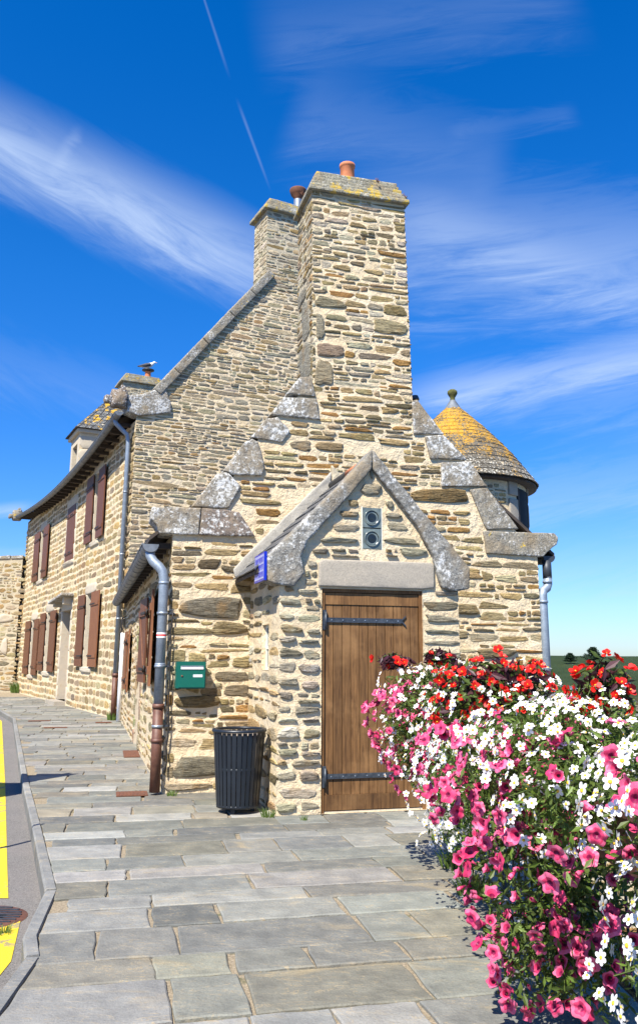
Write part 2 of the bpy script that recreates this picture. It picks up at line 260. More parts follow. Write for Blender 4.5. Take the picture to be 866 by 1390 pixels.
# ------------------------------------------------------------------ mesh builder
class MB:
    def __init__(s): s.v = []; s.f = []; s.mi = []; s.c = []; s.mats = []; s.sm = []
    def mat(s, n):
        if n not in s.mats: s.mats.append(n)
        return s.mats.index(n)
    def face(s, idx, m, smooth=False): s.f.append(idx); s.mi.append(m); s.sm.append(smooth)
    def pts(s, P, c=(1, 1, 1)):
        b = len(s.v); s.v += [tuple(p) for p in P]; s.c += [c]*len(P); return b
    def poly(s, P, m, c=(1, 1, 1)):
        b = s.pts(P, c); s.face(list(range(b, b+len(P))), s.mat(m))
    def box(s, lo, hi, m, c=(1, 1, 1), M=None):
        x0, y0, z0 = lo; x1, y1, z1 = hi
        P = [(x0, y0, z0), (x1, y0, z0), (x1, y1, z0), (x0, y1, z0), (x0, y0, z1), (x1, y0, z1), (x1, y1, z1), (x0, y1, z1)]
        if M is not None: P = [M @ Vector(p) for p in P]
        b = s.pts(P, c); k = s.mat(m)
        for q in ((0, 3, 2, 1), (4, 5, 6, 7), (0, 1, 5, 4), (1, 2, 6, 5), (2, 3, 7, 6), (3, 0, 4, 7)): s.face([b+i for i in q], k)
    def hexa(s, P, m, c=(1, 1, 1)):
        b = s.pts(P, c); k = s.mat(m)
        for q in ((0, 3, 2, 1), (4, 5, 6, 7), (0, 1, 5, 4), (1, 2, 6, 5), (2, 3, 7, 6), (3, 0, 4, 7)): s.face([b+i for i in q], k)
    def lathe(s, cx, cy, prof, m, n=20, c=(1, 1, 1), smooth=True, a0=0, a1=2*math.pi, cap=False):
        full = abs(a1-a0-2*math.pi) < 1e-6; nn = n if full else n+1; k = s.mat(m); b = len(s.v)
        for r, z in prof:
            s.pts([(cx+r*math.cos(a0+(a1-a0)*i/n), cy+r*math.sin(a0+(a1-a0)*i/n), z) for i in range(nn)], c)
        for j in range(len(prof)-1):
            for i in range(n):
                i2 = (i+1) % nn; s.face([b+j*nn+i, b+j*nn+i2, b+(j+1)*nn+i2, b+(j+1)*nn+i], k, smooth)
        if cap: s.face([b+(len(prof)-1)*nn+i for i in range(nn)], k); s.face([b+i for i in range(nn)][::-1], k)
    def tube(s, path, r, m, n=10, c=(1, 1, 1), cap=True, half=False):
        k = s.mat(m); P = [Vector(p) for p in path]; b = len(s.v); rr = r if isinstance(r, (list, tuple)) else [r]*len(P)
        up = Vector((0, 0, 1)); prev = None
        for i, p in enumerate(P):
            t = (P[min(i+1, len(P)-1)]-P[max(i-1, 0)]).normalized()
            a = prev if prev is not None else (Vector((1, 0, 0)) if abs(t.z) > .7 else up)
            x = (a-t*a.dot(t)).normalized(); y = t.cross(x); prev = x
            s.pts([p+(x*math.cos(2*math.pi*j/n)+y*math.sin(2*math.pi*j/n))*rr[i] for j in range(n)], c)
        for i in range(len(P)-1):
            for j in range(n): s.face([b+i*n+j, b+i*n+(j+1) % n, b+(i+1)*n+(j+1) % n, b+(i+1)*n+j], k, True)
        if cap: s.face([b+j for j in range(n)][::-1], k); s.face([b+(len(P)-1)*n+j for j in range(n)], k)
    def build(s, name, parent=None, loc=None, rot=0):
        me = bpy.data.meshes.new(name); me.from_pydata(s.v, [], s.f)
        for n in s.mats: me.materials.append(MATS[n])
        me.polygons.foreach_set('material_index', s.mi); me.polygons.foreach_set('use_smooth', s.sm)
        ca = me.color_attributes.new('Col', 'FLOAT_COLOR', 'POINT')
        ca.data.foreach_set('color', [x for c in s.c for x in (*c, 1.0)])
        me.update()
        o = bpy.data.objects.new(name, me); col.objects.link(o)
        if parent is not None: o.parent = parent
        if loc: o.location = loc
        if rot: o.rotation_euler.z = rot
        return o
def tag(o, label=None, cat=None, group=None, kind=None):
    if label: o['label'] = label
    if cat: o['category'] = cat
    if group: o['group'] = group
    if kind: o['kind'] = kind
    return o
def thing(name, label, cat, loc=(0, 0, 0), rz=0, group=None):
    o = bpy.data.objects.new(name, None); col.objects.link(o); o.location = loc; o.rotation_euler.z = rz; o.empty_display_size = .2
    return tag(o, label, cat, group)
def link(o, parent=None):
    col.objects.link(o); o.parent = parent; return o

# ------------------------------------------------------------------ masonry
PAL_GOLD = [((.40, .315, .175), 4), ((.47, .36, .19), 4), ((.34, .275, .165), 3), ((.28, .24, .165), 2), ((.40, .235, .09), 1.8), ((.54, .47, .33), 3), ((.19, .155, .10), 1)]
PAL_GREY = [((.46, .415, .32), 4), ((.39, .355, .28), 3), ((.52, .475, .375), 3), ((.56, .53, .45), 2), ((.42, .31, .19), 1.1), ((.28, .255, .2), .8)]
PAL_GABLE = [((.42, .37, .265), 5), ((.34, .315, .255), 4), ((.46, .37, .225), 4), ((.37, .26, .13), 1.3), ((.52, .455, .32), 3), ((.25, .225, .175), 1.2)]
PAL_BLOCK = [((.44, .345, .205), 4), ((.38, .29, .17), 4), ((.32, .26, .175), 2), ((.48, .34, .165), 2), ((.27, .235, .175), 1), ((.50, .42, .28), 3)]
def pick(rng, pal):
    t = rng.random()*sum(w for _, w in pal)
    for c, w in pal:
        t -= w
        if t <= 0: break
    k = rng.uniform(.78, 1.22); return tuple(x*k*rng.uniform(.95, 1.05) for x in c)
def stone(mb, T, cu, cv, a, b, D, n, c, rng, N=11, mat='schist', rough=.10, flat=False):
    ph = [rng.uniform(0, 6.28) for _ in range(3)]; A = [rng.uniform(0, rough), rng.uniform(0, rough*.8), rng.uniform(0, rough*.6)]
    tilt = rng.uniform(-.05, .05) if not flat else 0; sk = rng.uniform(-.25, .25) if n < 4 else rng.uniform(-.05, .05)
    ring = []; jt = 0 if flat else .045; k1 = 0 if flat else rng.uniform(-.32, .32); k2 = 0 if flat else rng.uniform(-.16, .16)
    for i in range(N):
        t = 2*math.pi*(i+rng.uniform(-.3, .3))/N; ct, st_ = math.cos(t), math.sin(t)
        r = (abs(ct)**n+abs(st_)**n)**(-1/n)*(1-A[0]+A[0]*math.sin(2*t+ph[0])+A[1]*math.sin(3*t+ph[1])+A[2]*math.sin(5*t+ph[2]))*(1+rng.uniform(-jt, jt))
        x, y = r*ct*a, r*st_*b
        x, y = x*(1+k2*y/b), y*(1+k1*x/a-abs(k1)*.25); ring.append((x+sk*y, y+tilt*x))
    k = mb.mat(mat); base = len(mb.v); e = min(.018, b*.22, a*.22)
    dt = rng.uniform(-.1, .6); ln = math.hypot
    def inset(x, y, q): return x*(1-q/max(a, q*2)), y*(1-q/max(b, q*2))
    for q, dd, j in ((-.002, -.012, 0), (e*.35, D*.7, .25), (e*1.25, D*1.05, .2)):
        mb.pts([T(cu+X, cv+Y, dd+D*rng.uniform(-j, j)+(D*dt*Y/b if dd > 0 else 0)) for X, Y in (inset(x, y, q) for x, y in ring)], c)
    mb.pts([T(cu+x*.5, cv+y*.45, D*(1.05+rng.uniform(-.15, .2)+dt*y*.45/b)) for x, y in ring], c)
    mb.pts([T(cu+a*rng.uniform(-.2, .2), cv+b*rng.uniform(-.2, .2), D*rng.uniform(.95, 1.2))], c)
    for q in range(3):
        for i in range(N): mb.face([base+q*N+i, base+q*N+(i+1) % N, base+(q+1)*N+(i+1) % N, base+(q+1)*N+i], k, flat or q == 2)
    for i in range(N): mb.face([base+3*N+i, base+3*N+(i+1) % N, base+4*N], k, True)
def span(poly, v):
    xs = []
    for i in range(len(poly)):
        (u0, v0), (u1, v1) = poly[i], poly[(i+1) % len(poly)]
        if (v0 <= v < v1) or (v1 <= v < v0): xs.append(u0+(u1-u0)*(v-v0)/(v1-v0))
    return (min(xs), max(xs)) if len(xs) > 1 else None
def masonry(mb, T, poly, holes, st, seed):
    rng = random.Random(seed); vmin = min(p[1] for p in poly); vmax = max(p[1] for p in poly); v = vmin+.01
    hl, hh = st['h']; ll, lh = st['l']; g = st['gap']; n = st['n']; W = st.get('wob', .015)
    ph = rng.uniform(0, 6); ph2 = rng.uniform(0, 6); N = st.get('N', 11)
    wob = lambda u, vv: W*math.sin(1.7*u+ph+vv*.8)+W*.6*math.sin(4.1*u+ph2-vv*1.3)
    while v < vmax-hl*.6:
        h = rng.uniform(hl, hh)
        if v+h > vmax: h = vmax-v
        s0, s1 = span(poly, v+h*.1), span(poly, v+h*.9)
        if not s0 or not s1: v += h; continue
        iv = [(max(s0[0], s1[0]), min(s0[1], s1[1]))]
        for (a, b, c, d) in holes:
            if b < v+h-h*.22 and d > v+h*.22:
                nv = []
                for x0, x1 in iv:
                    if a > x0: nv.append((x0, min(x1, a)))
                    if c < x1: nv.append((max(x0, c), x1))
                iv = [q for q in nv if q[1]-q[0] > .03]
        for x0, x1 in iv:
            u = x0; first = True
            while u < x1-.03:
                L = rng.uniform(ll, lh)*(.55+.45*rng.random())*(1 if h > (hl+hh)/2 else .85)
                if rng.random() < st.get('big', 0): L *= 1.7
                if x1-(u+L) < ll*.7: L = x1-u
                gg = g*rng.uniform(.6, 1.7)
                def put(c0, c1, v0, v1):
                    a, b = (c1-c0)/2, (v1-v0)/2
                    if a < .012 or b < .008: return
                    cu = (c0+c1)/2; cv = (v0+v1)/2
                    stone(mb, T, cu, cv+wob(cu, cv), a, b, rng.uniform(*st['D']), rng.uniform(*n), pick(rng, st['pal']), rng, N, rough=st.get('rough', .1))
                r = rng.random(); l_ = u if first else u+gg/2; r_ = u+L-gg/2
                if u+L >= x1-.001: r_ = x1
                if r < st.get('split', .1) and h > hl*1.25:
                    m = v+h*rng.uniform(.38, .62); put(l_, r_, v+gg*.3, m-gg*.25); mm = l_+(r_-l_)*rng.uniform(.3, .7); put(l_, mm-gg*.3, m+gg*.25, v+h-gg*.3); put(mm+gg*.3, r_, m+gg*.25, v+h-gg*.3)
                elif r > 1-st.get('skip', 0): pass
                else:
                    sl = max(0, h-gg)*rng.uniform(0, st.get('slack', .15)); o = rng.random()
                    put(l_, r_, v+gg/2+sl*o, v+h-gg/2-sl*(1-o))
                u += L; first = False
        v += h
def wallface(mb, T, poly, holes, m, depth=.3, reveal='dressed_stone', c=(1, 1, 1)):
    loops = [[Vector((a, b, 0)) for a, b in poly]]+[[Vector(q+(0,)) for q in ((a, b), (a, d), (c_, d), (c_, b))] for a, b, c_, d in holes]
    tris = tessellate_polygon(loops); flat = [p for l in loops for p in l]
    b0 = mb.pts([T(p.x, p.y, 0) for p in flat], c); k = mb.mat(m)
    for t in tris: mb.face([b0+i for i in t], k)
    for a, b, c_, d in holes:
        rr = [(a, b), (c_, b), (c_, d), (a, d)]
        for i in range(4):
            p, q = rr[i], rr[(i+1) % 4]; mb.poly([T(*p, .004), T(*q, .004), T(*q, -depth), T(*p, -depth)], reveal)
def block(mb, T, P, d0, d1, m, seed=0, bev=.02, amp=.012, sub=.07, c=(1, 1, 1)):
    """irregular worn block: outline P, from depth d0 to d1, edges rounded and faces uneven"""
    rng = random.Random(seed); bm = bmesh.new(); lo = min(d0, d1); hi = max(d0, d1)
    v0 = [bm.verts.new(Vector((a, b, lo))) for a, b in P]; v1 = [bm.verts.new(Vector((a, b, hi))) for a, b in P]
    bm.faces.new(v0[::-1]); bm.faces.new(v1)
    for i in range(len(P)): j = (i+1) % len(P); bm.faces.new((v0[i], v0[j], v1[j], v1[i]))
    bmesh.ops.recalc_face_normals(bm, faces=bm.faces)
    bmesh.ops.bevel(bm, geom=list(bm.edges), offset=bev, segments=2, profile=.6, affect='EDGES', clamp_overlap=True)
    bmesh.ops.triangulate(bm, faces=[f for f in bm.faces if len(f.verts) > 4])
    for _ in range(4):
        es = [e for e in bm.edges if e.calc_length() > sub]
        if not es: break
        bmesh.ops.subdivide_edges(bm, edges=es, cuts=1, use_grid_fill=False); bmesh.ops.triangulate(bm, faces=[f for f in bm.faces if len(f.verts) > 4])
    from mathutils import noise as mn
    off = Vector((rng.uniform(0, 90), rng.uniform(0, 90), rng.uniform(0, 90)))
    bm.normal_update()
    for v in bm.verts: v.co += v.normal*amp*(.7*mn.noise(v.co*5+off)+.5*mn.noise(v.co*21+off)-.7*max(0, mn.noise(v.co*11+off*2)-.25))
    bm.verts.index_update(); b = mb.pts([T(*v.co) for v in bm.verts], c); k = mb.mat(m)
    for f in bm.faces: mb.face([b+v.index for v in f.verts], k, True)
    bm.free()
def slates(mb, p00, p10, p11, p01, row, wid, mat, seed, th=.012, lift=.02):
    """overlapping thin slates over a quad, eaves p00-p10, ridge p01-p11"""
    rng = random.Random(seed); p00, p10, p11, p01 = map(Vector, (p00, p10, p11, p01))
    H = ((p01-p00).length+(p11-p10).length)/2; nr = max(2, int(H/row)); nrm = (p10-p00).cross(p01-p00).normalized()
    if nrm.z < 0: nrm = -nrm
    for r in range(nr):
        t0, t1 = r/nr, min(1, (r+1.35)/nr); A0, B0 = p00.lerp(p01, t0), p10.lerp(p11, t0); A1, B1 = p00.lerp(p01, t1), p10.lerp(p11, t1)
        n = max(1, int((B0-A0).length/wid)); o = rng.uniform(0, .5)
        for i in range(n+1):
            a, b = max(0, (i-o)/n), min(1, (i+1-o)/n-.012)
            if b-a < .01: continue
            l0 = lift*rng.uniform(.8, 1.3); k = rng.uniform(.7, 1.25); cc = (.085*k, .09*k, .098*k)
            q = [A0.lerp(B0, a)+nrm*l0, A0.lerp(B0, b)+nrm*l0*rng.uniform(.9, 1.1), A1.lerp(B1, b)+nrm*.004, A1.lerp(B1, a)+nrm*.004]
            mb.hexa([p-nrm*th for p in q]+q, mat, cc)
ST_FRONT = dict(h=(.065, .18), l=(.16, .66), gap=.021, n=(4, 11), D=(.002, .021), pal=PAL_GOLD, split=.3, skip=.035, slack=.3, big=.12, wob=.03, rough=.09, N=16)
ST_PORCH = dict(h=(.09, .17), l=(.20, .50), gap=.034, n=(3, 8), D=(.006, .034), pal=PAL_GREY, split=.2, skip=.03, slack=.25, wob=.02, rough=.12, N=16)
ST_PEBBLE = dict(h=(.10, .18), l=(.34, .80), gap=.05, n=(2.5, 5), D=(.003, .016), pal=PAL_GREY+PAL_GOLD, split=.08, skip=.05, slack=.3, wob=.02, rough=.12, N=16)
ST_CHIM = dict(h=(.055, .14), l=(.14, .46), gap=.019, n=(4, 10), D=(.001, .015), pal=PAL_GREY+PAL_GOLD, split=.2, skip=.03, slack=.25, big=.12, wob=.03, rough=.10, N=16)
ST_GABLE = dict(h=(.08, .19), l=(.25, .80), gap=.022, n=(4, 10), D=(.002, .018), pal=PAL_GABLE, split=.35, skip=.015, slack=.18, big=.08, wob=.04, rough=.07, N=12)
ST_BLOCK = dict(h=(.15, .27), l=(.40, 1.0), gap=.030, n=(5, 10), D=(.001, .010), pal=PAL_BLOCK, split=.05, skip=.01, slack=.1, wob=.015, rough=.04, N=12)
ST_SIDE = dict(h=(.10, .20), l=(.35, .95), gap=.042, n=(4, 8), D=(.002, .012), pal=PAL_BLOCK+PAL_GOLD, split=.15, skip=.04, slack=.22, wob=.02, rough=.07, N=12)

def road_setting():
    K = KERB
    # pavement, in the street's own frame
    A = R(12.7); ca, sa = math.cos(A), math.sin(A)
    kq = [(x*ca+y*sa, -x*sa+y*ca) for x, y in K]
    def kp(q):
        for (p0, q0), (p1, q1) in zip(kq, kq[1:]):
            if q0 <= q <= q1: return p0+(p1-p0)*(q-q0)/(q1-q0)
        return kq[-1][0]
    rng = random.Random(5); mb = MB()
    mb.poly([(x+.05, y, -.016) for x, y in K]+[(9, 38, -.016), (9, 7.4, -.016), (1.62, 7.4, -.016), (1.62, -4, -.016)], 'sand_joint')
    pal = [((.195, .200, .182), 5), ((.150, .160, .155), 4), ((.235, .235, .215), 3), ((.27, .27, .255), 1.3), ((.215, .200, .15), 2), ((.26, .22, .14), .9), ((.178, .180, .152), 3)]
    q = -3.2
    while q < 34:
        h = rng.uniform(.26, .50); first = True
        W = lambda p: kp(q)+.15
        pmax = (1.6+(q+h)*sa)/ca if (q+1.6*.2) < 6.9 else 8.5
        u = min(kp(q), kp(q+h))-.2; 
        while u < pmax:
            L = rng.uniform(.32, 1.05)
            if pmax-u-L < .3: L = pmax-u
            c = pick(rng, pal); g_ = sum(c)/3; c = ((g_*.5+c[0]*.5)*.86, (g_*.5+c[1]*.5)*.85, (g_*.5+c[2]*.5)*.80); j = lambda: rng.uniform(-.009, .009); gp = rng.uniform(.005, .014)
            l0, l1 = max(u+gp, kp(q)+.08), max(u+gp, kp(q+h)+.08); r_ = u+L-gp
            if r_-max(l0, l1) > .12:
                tz = rng.uniform(-.003, .003); sl = rng.uniform(-.02, .02)
                def edge(a, b, n=5): return [(a[0]+(b[0]-a[0])*i/n+(j() if i else 0), a[1]+(b[1]-a[1])*i/n+(j() if i else 0)) for i in range(n)]
                c4 = [(l0, q+gp), (r_+sl, q+gp), (r_, q+h-gp), (l1+(sl if l1 > kp(q+h)+.09 else 0), q+h-gp)]
                P = edge(c4[0], c4[1])+edge(c4[1], c4[2], 3)+edge(c4[2], c4[3])+edge(c4[3], c4[0], 3)
                cx = sum(p[0] for p in P)/len(P); cy = sum(p[1] for p in P)/len(P)
                def w(p, s, z): x = cx+(p[0]-cx)*(1-s/max(.2, abs(p[0]-cx)+.01)) if s else p[0]; y = cy+(p[1]-cy)*(1-s/max(.1, abs(p[1]-cy)+.01)) if s else p[1]; return (x*ca-y*sa, x*sa+y*ca, z)
                b = mb.pts([w(p, 0, -.03) for p in P]+[w(p, 0, -.006+tz) for p in P]+[w(p, .009, tz) for p in P], c); m = len(P); k = mb.mat('paving')
                for r in range(2):
                    for i in range(m): mb.face([b+r*m+i, b+r*m+(i+1) % m, b+(r+1)*m+(i+1) % m, b+(r+1)*m+i], k)
                mb.face([b+2*m+i for i in range(m)], k)
            u += L
        q += h
    tag(mb.build('pavement'), kind='structure')
    # kerb stones
    mb = MB(); rng = random.Random(8)
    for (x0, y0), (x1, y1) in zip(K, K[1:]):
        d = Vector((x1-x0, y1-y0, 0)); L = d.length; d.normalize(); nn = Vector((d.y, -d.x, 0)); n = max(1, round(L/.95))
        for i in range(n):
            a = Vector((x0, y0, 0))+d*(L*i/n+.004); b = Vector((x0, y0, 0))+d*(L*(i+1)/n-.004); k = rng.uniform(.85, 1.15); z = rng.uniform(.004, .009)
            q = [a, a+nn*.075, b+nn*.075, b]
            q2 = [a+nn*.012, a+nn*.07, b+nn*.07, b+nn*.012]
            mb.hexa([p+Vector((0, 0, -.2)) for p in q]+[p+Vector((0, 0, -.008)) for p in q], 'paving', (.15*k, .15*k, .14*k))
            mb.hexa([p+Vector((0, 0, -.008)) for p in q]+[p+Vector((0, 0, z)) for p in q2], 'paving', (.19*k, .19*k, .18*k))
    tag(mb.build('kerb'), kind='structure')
    # road and its paint
    mb = MB(); mb.poly([(x, y, -.12) for x, y in K]+[(-60, 60, -.12), (-60, -20, -.12), (-1.3, -20, -.12)], 'asphalt')
    tag(mb.build('road'), kind='structure')
    mb = MB()
    for Y in ([(-1.5, 3.0), (-1.65, 4.96), (-1.86, 5.72)], [(-2.10, 6.16), (-2.45, 7.1), (-4.08, 11.5), (-7.99, 21.93), (-9.6, 25.3), (-15, 32.2)]):
        for (x0, y0), (x1, y1) in zip(Y, Y[1:]):
            mb.poly([(x0, y0, -.116), (x1, y1, -.116), (x1-.12, y1, -.116), (x0-.12, y0, -.116)], 'yellow_paint')
    tag(mb.build('yellow_road_line'), kind='structure')
    mb = MB(); mb.poly([(-1500, -1500, -.17), (1.62, -1500, -.17), (1.62, 7.4, -.17), (12, 7.4, -.17), (12, 60, -.17), (14, 130, -.17), (14, 1500, -.17), (-1500, 1500, -.17)], 'soil')
    tag(mb.build('ground'), kind='structure')
    mb = MB(); mb.poly([(1.62, -1500, -2), (1500, -1500, -2), (1500, 1500, -2), (12, 1500, -2), (12, 7.4, -2), (1.62, 7.4, -2)], 'water')
    tag(mb.build('water'), kind='structure')
    mb = MB(); T = lambda a, b, d: (1.62+d, a, b)
    wallface(mb, T, [(-6, -2.2), (7.4, -2.2), (7.4, -.02), (-6, -.02)], [], 'aged_mortar'); masonry(mb, T, [(-1, -2.1), (7.4, -2.1), (7.4, -.02), (-1, -.02)], [], ST_FRONT, 77)
    T = lambda a, b, d: (a, 7.4-d, b)
    wallface(mb, T, [(1.62, -2.2), (12, -2.2), (12, -.02), (1.62, -.02)], [], 'aged_mortar'); masonry(mb, T, [(1.62, -2.1), (7, -2.1), (7, -.02), (1.62, -.02)], [], ST_FRONT, 78)
    tag(mb.build('quay_wall'), 'rubble stone quay wall dropping to the water below the flower railing', 'wall')
    # far heath
    from mathutils import noise as mn
    mb = MB(); nx, ny = 110, 34; k = mb.mat('heath')
    for j in range(ny):
        for i in range(nx):
            x = 12+i*4.2; t = j/(ny-1); y = 45+t*111+x*.06
            z = -3.6+5.55*min(1, t*1.55)**.75+mn.noise(Vector((x*.08, y*.08, 0)))*.35*min(1, t*3)+mn.noise(Vector((x*.5, y*.5, 3)))*.09
            if t > .75: z -= (t-.75)*6
            mb.pts([(x, y, z)])
    for j in range(ny-1):
        for i in range(nx-1): mb.face([j*nx+i, j*nx+i+1, (j+1)*nx+i+1, (j+1)*nx+i], k, True)
    tag(mb.build('heath_hill'), kind='structure')
KERB = [(-1.3, -4), (-1.38, 3.4), (-1.48, 4.65), (-1.6, 4.97), (-1.77, 5.88), (-2.61, 8.12), (-3.51, 10.49), (-7.5, 21.3), (-9, 24.4), (-13.5, 30.5), (-24, 37.5)]
road_setting()

FO = (-1.7327, 9.8419, 0); FA = R(15.3)
def Fp(u, w, z=0): return (FO[0]+u*math.cos(FA)-w*math.sin(FA), FO[1]+u*math.sin(FA)+w*math.cos(FA), z)

def strap(parent, z, u0, u1, w, tip=.05):
    mb = MB(); h = .024
    mb.box((u0, w-.008, z-h), (u1, w, z+h), 'iron_strap')
    for s in (1, -1):
        mb.hexa([(u1-.002, w-.008, z-h*.5), (u1+tip, w-.008, z+s*(h+.028)-.007), (u1+tip, w, z+s*(h+.028)-.007), (u1-.002, w, z-h*.5),
                 (u1-.002, w-.008, z+h*.5), (u1+tip*1.05, w-.008, z+s*(h+.028)+.007), (u1+tip*1.05, w, z+s*(h+.028)+.007), (u1-.002, w, z+h*.5)], 'iron_strap')
    mb.box((u0-.035, w-.022, z-.10), (u0+.004, w+.002, z+.10), 'iron_strap')
    mb.tube([(u0-.003, w-.02, z-.105), (u0-.003, w-.02, z+.08)], .012, 'iron_strap', 8)
    for i in range(7):
        x = u0+.06+i*(u1-u0-.1)/6; mb.lathe(0, 0, [(0, 0)], 'iron_strap', 3) if False else mb.box((x-.006, w-.013, z-.006), (x+.006, w-.007, z+.006), 'galvanised')
    return mb.build('strap_hinge', parent)

def shutter_mesh(wd, ht, mat='shutter_paint', brace=False):
    """board shutter: hinge edge at x=0, extends +x, thin in y, base z=0, back of boards at y=0, face at y=-.03"""
    mb = MB(); n = max(3, round(wd/.13)); rng = random.Random(int(wd*100))
    for i in range(n):
        k = rng.uniform(.85, 1.15); mb.box((wd*i/n+.002, -.03, 0), (wd*(i+1)/n-.002, 0, ht), mat, (k, k, k))
    for z in ((.12*ht, .12*ht+.1), (.86*ht-.1, .86*ht)):
        mb.box((.03, -.052, z[0]), (wd-.03, -.031, z[1]), mat)
    if brace:
        mb.hexa([(.04, -.05, .12*ht+.1), (.14, -.05, .12*ht+.1), (.14, -.031, .12*ht+.1), (.04, -.031, .12*ht+.1),
                 (wd-.14, -.05, .86*ht-.1), (wd-.04, -.05, .86*ht-.1), (wd-.04, -.031, .86*ht-.1), (wd-.14, -.031, .86*ht-.1)], mat)
    for z in (.12*ht+.03, .86*ht-.07):
        mb.box((-.03, -.06, z), (wd*.6, -.053, z+.035), 'black_cable'); mb.tube([(-.01, -.03, z-.03), (-.01, -.03, z+.07)], .014, 'black_cable', 6)
    return mb

def gutter(name, pts, r, parent, m='zinc', inner='dark_zinc', brackets=True):
    """half round gutter along pts (open side up)"""
    mb = MB(); k = mb.mat(m); P = [Vector(p) for p in pts]; n = 9; b = len(mb.v)
    for i, p in enumerate(P):
        t = (P[min(i+1, len(P)-1)]-P[max(i-1, 0)]); t.z = 0; t.normalize(); x = Vector((t.y, -t.x, 0))
        for rr in (r, r-.008):
            mb.pts([p+x*rr*math.cos(math.pi+math.pi*j/n)+Vector((0, 0, rr*math.sin(math.pi+math.pi*j/n))) for j in range(n+1)])
    m2 = 2*(n+1)
    for i in range(len(P)-1):
        for o in (0, n+1):
            for j in range(n): mb.face([b+i*m2+o+j, b+i*m2+o+j+1, b+(i+1)*m2+o+j+1, b+(i+1)*m2+o+j], k, True)
    for i in (0, len(P)-1):
        t = (P[min(i+1, len(P)-1)]-P[max(i-1, 0)]); t.z = 0; t.normalize(); x = Vector((t.y, -t.x, 0)); p = P[i]
        mb.poly([p+x*r*math.cos(math.pi+math.pi*j/n)+Vector((0, 0, r*math.sin(math.pi+math.pi*j/n))) for j in range(n+1)], m)
    # bead on the outer lip and straps
    t = (P[-1]-P[0]); t.z = 0; t.normalize(); x = Vector((t.y, -t.x, 0))
    mb.tube([p-x*r for p in P], .011, m, 6)
    if brackets:
        L = (P[-1]-P[0]).length; cnt = int(L/.55)
        for q in range(cnt):
            f = (q+.5)/cnt*(len(P)-1); i = int(f); p = P[i].lerp(P[min(i+1, len(P)-1)], f-i)
            mb.tube([p+x*(r+.003)*math.cos(math.pi+math.pi*j/8)+Vector((0, 0, (r+.006)*math.sin(math.pi+math.pi*j/8))) for j in range(9)], .004, m, 5)
    return mb.build(name, parent)

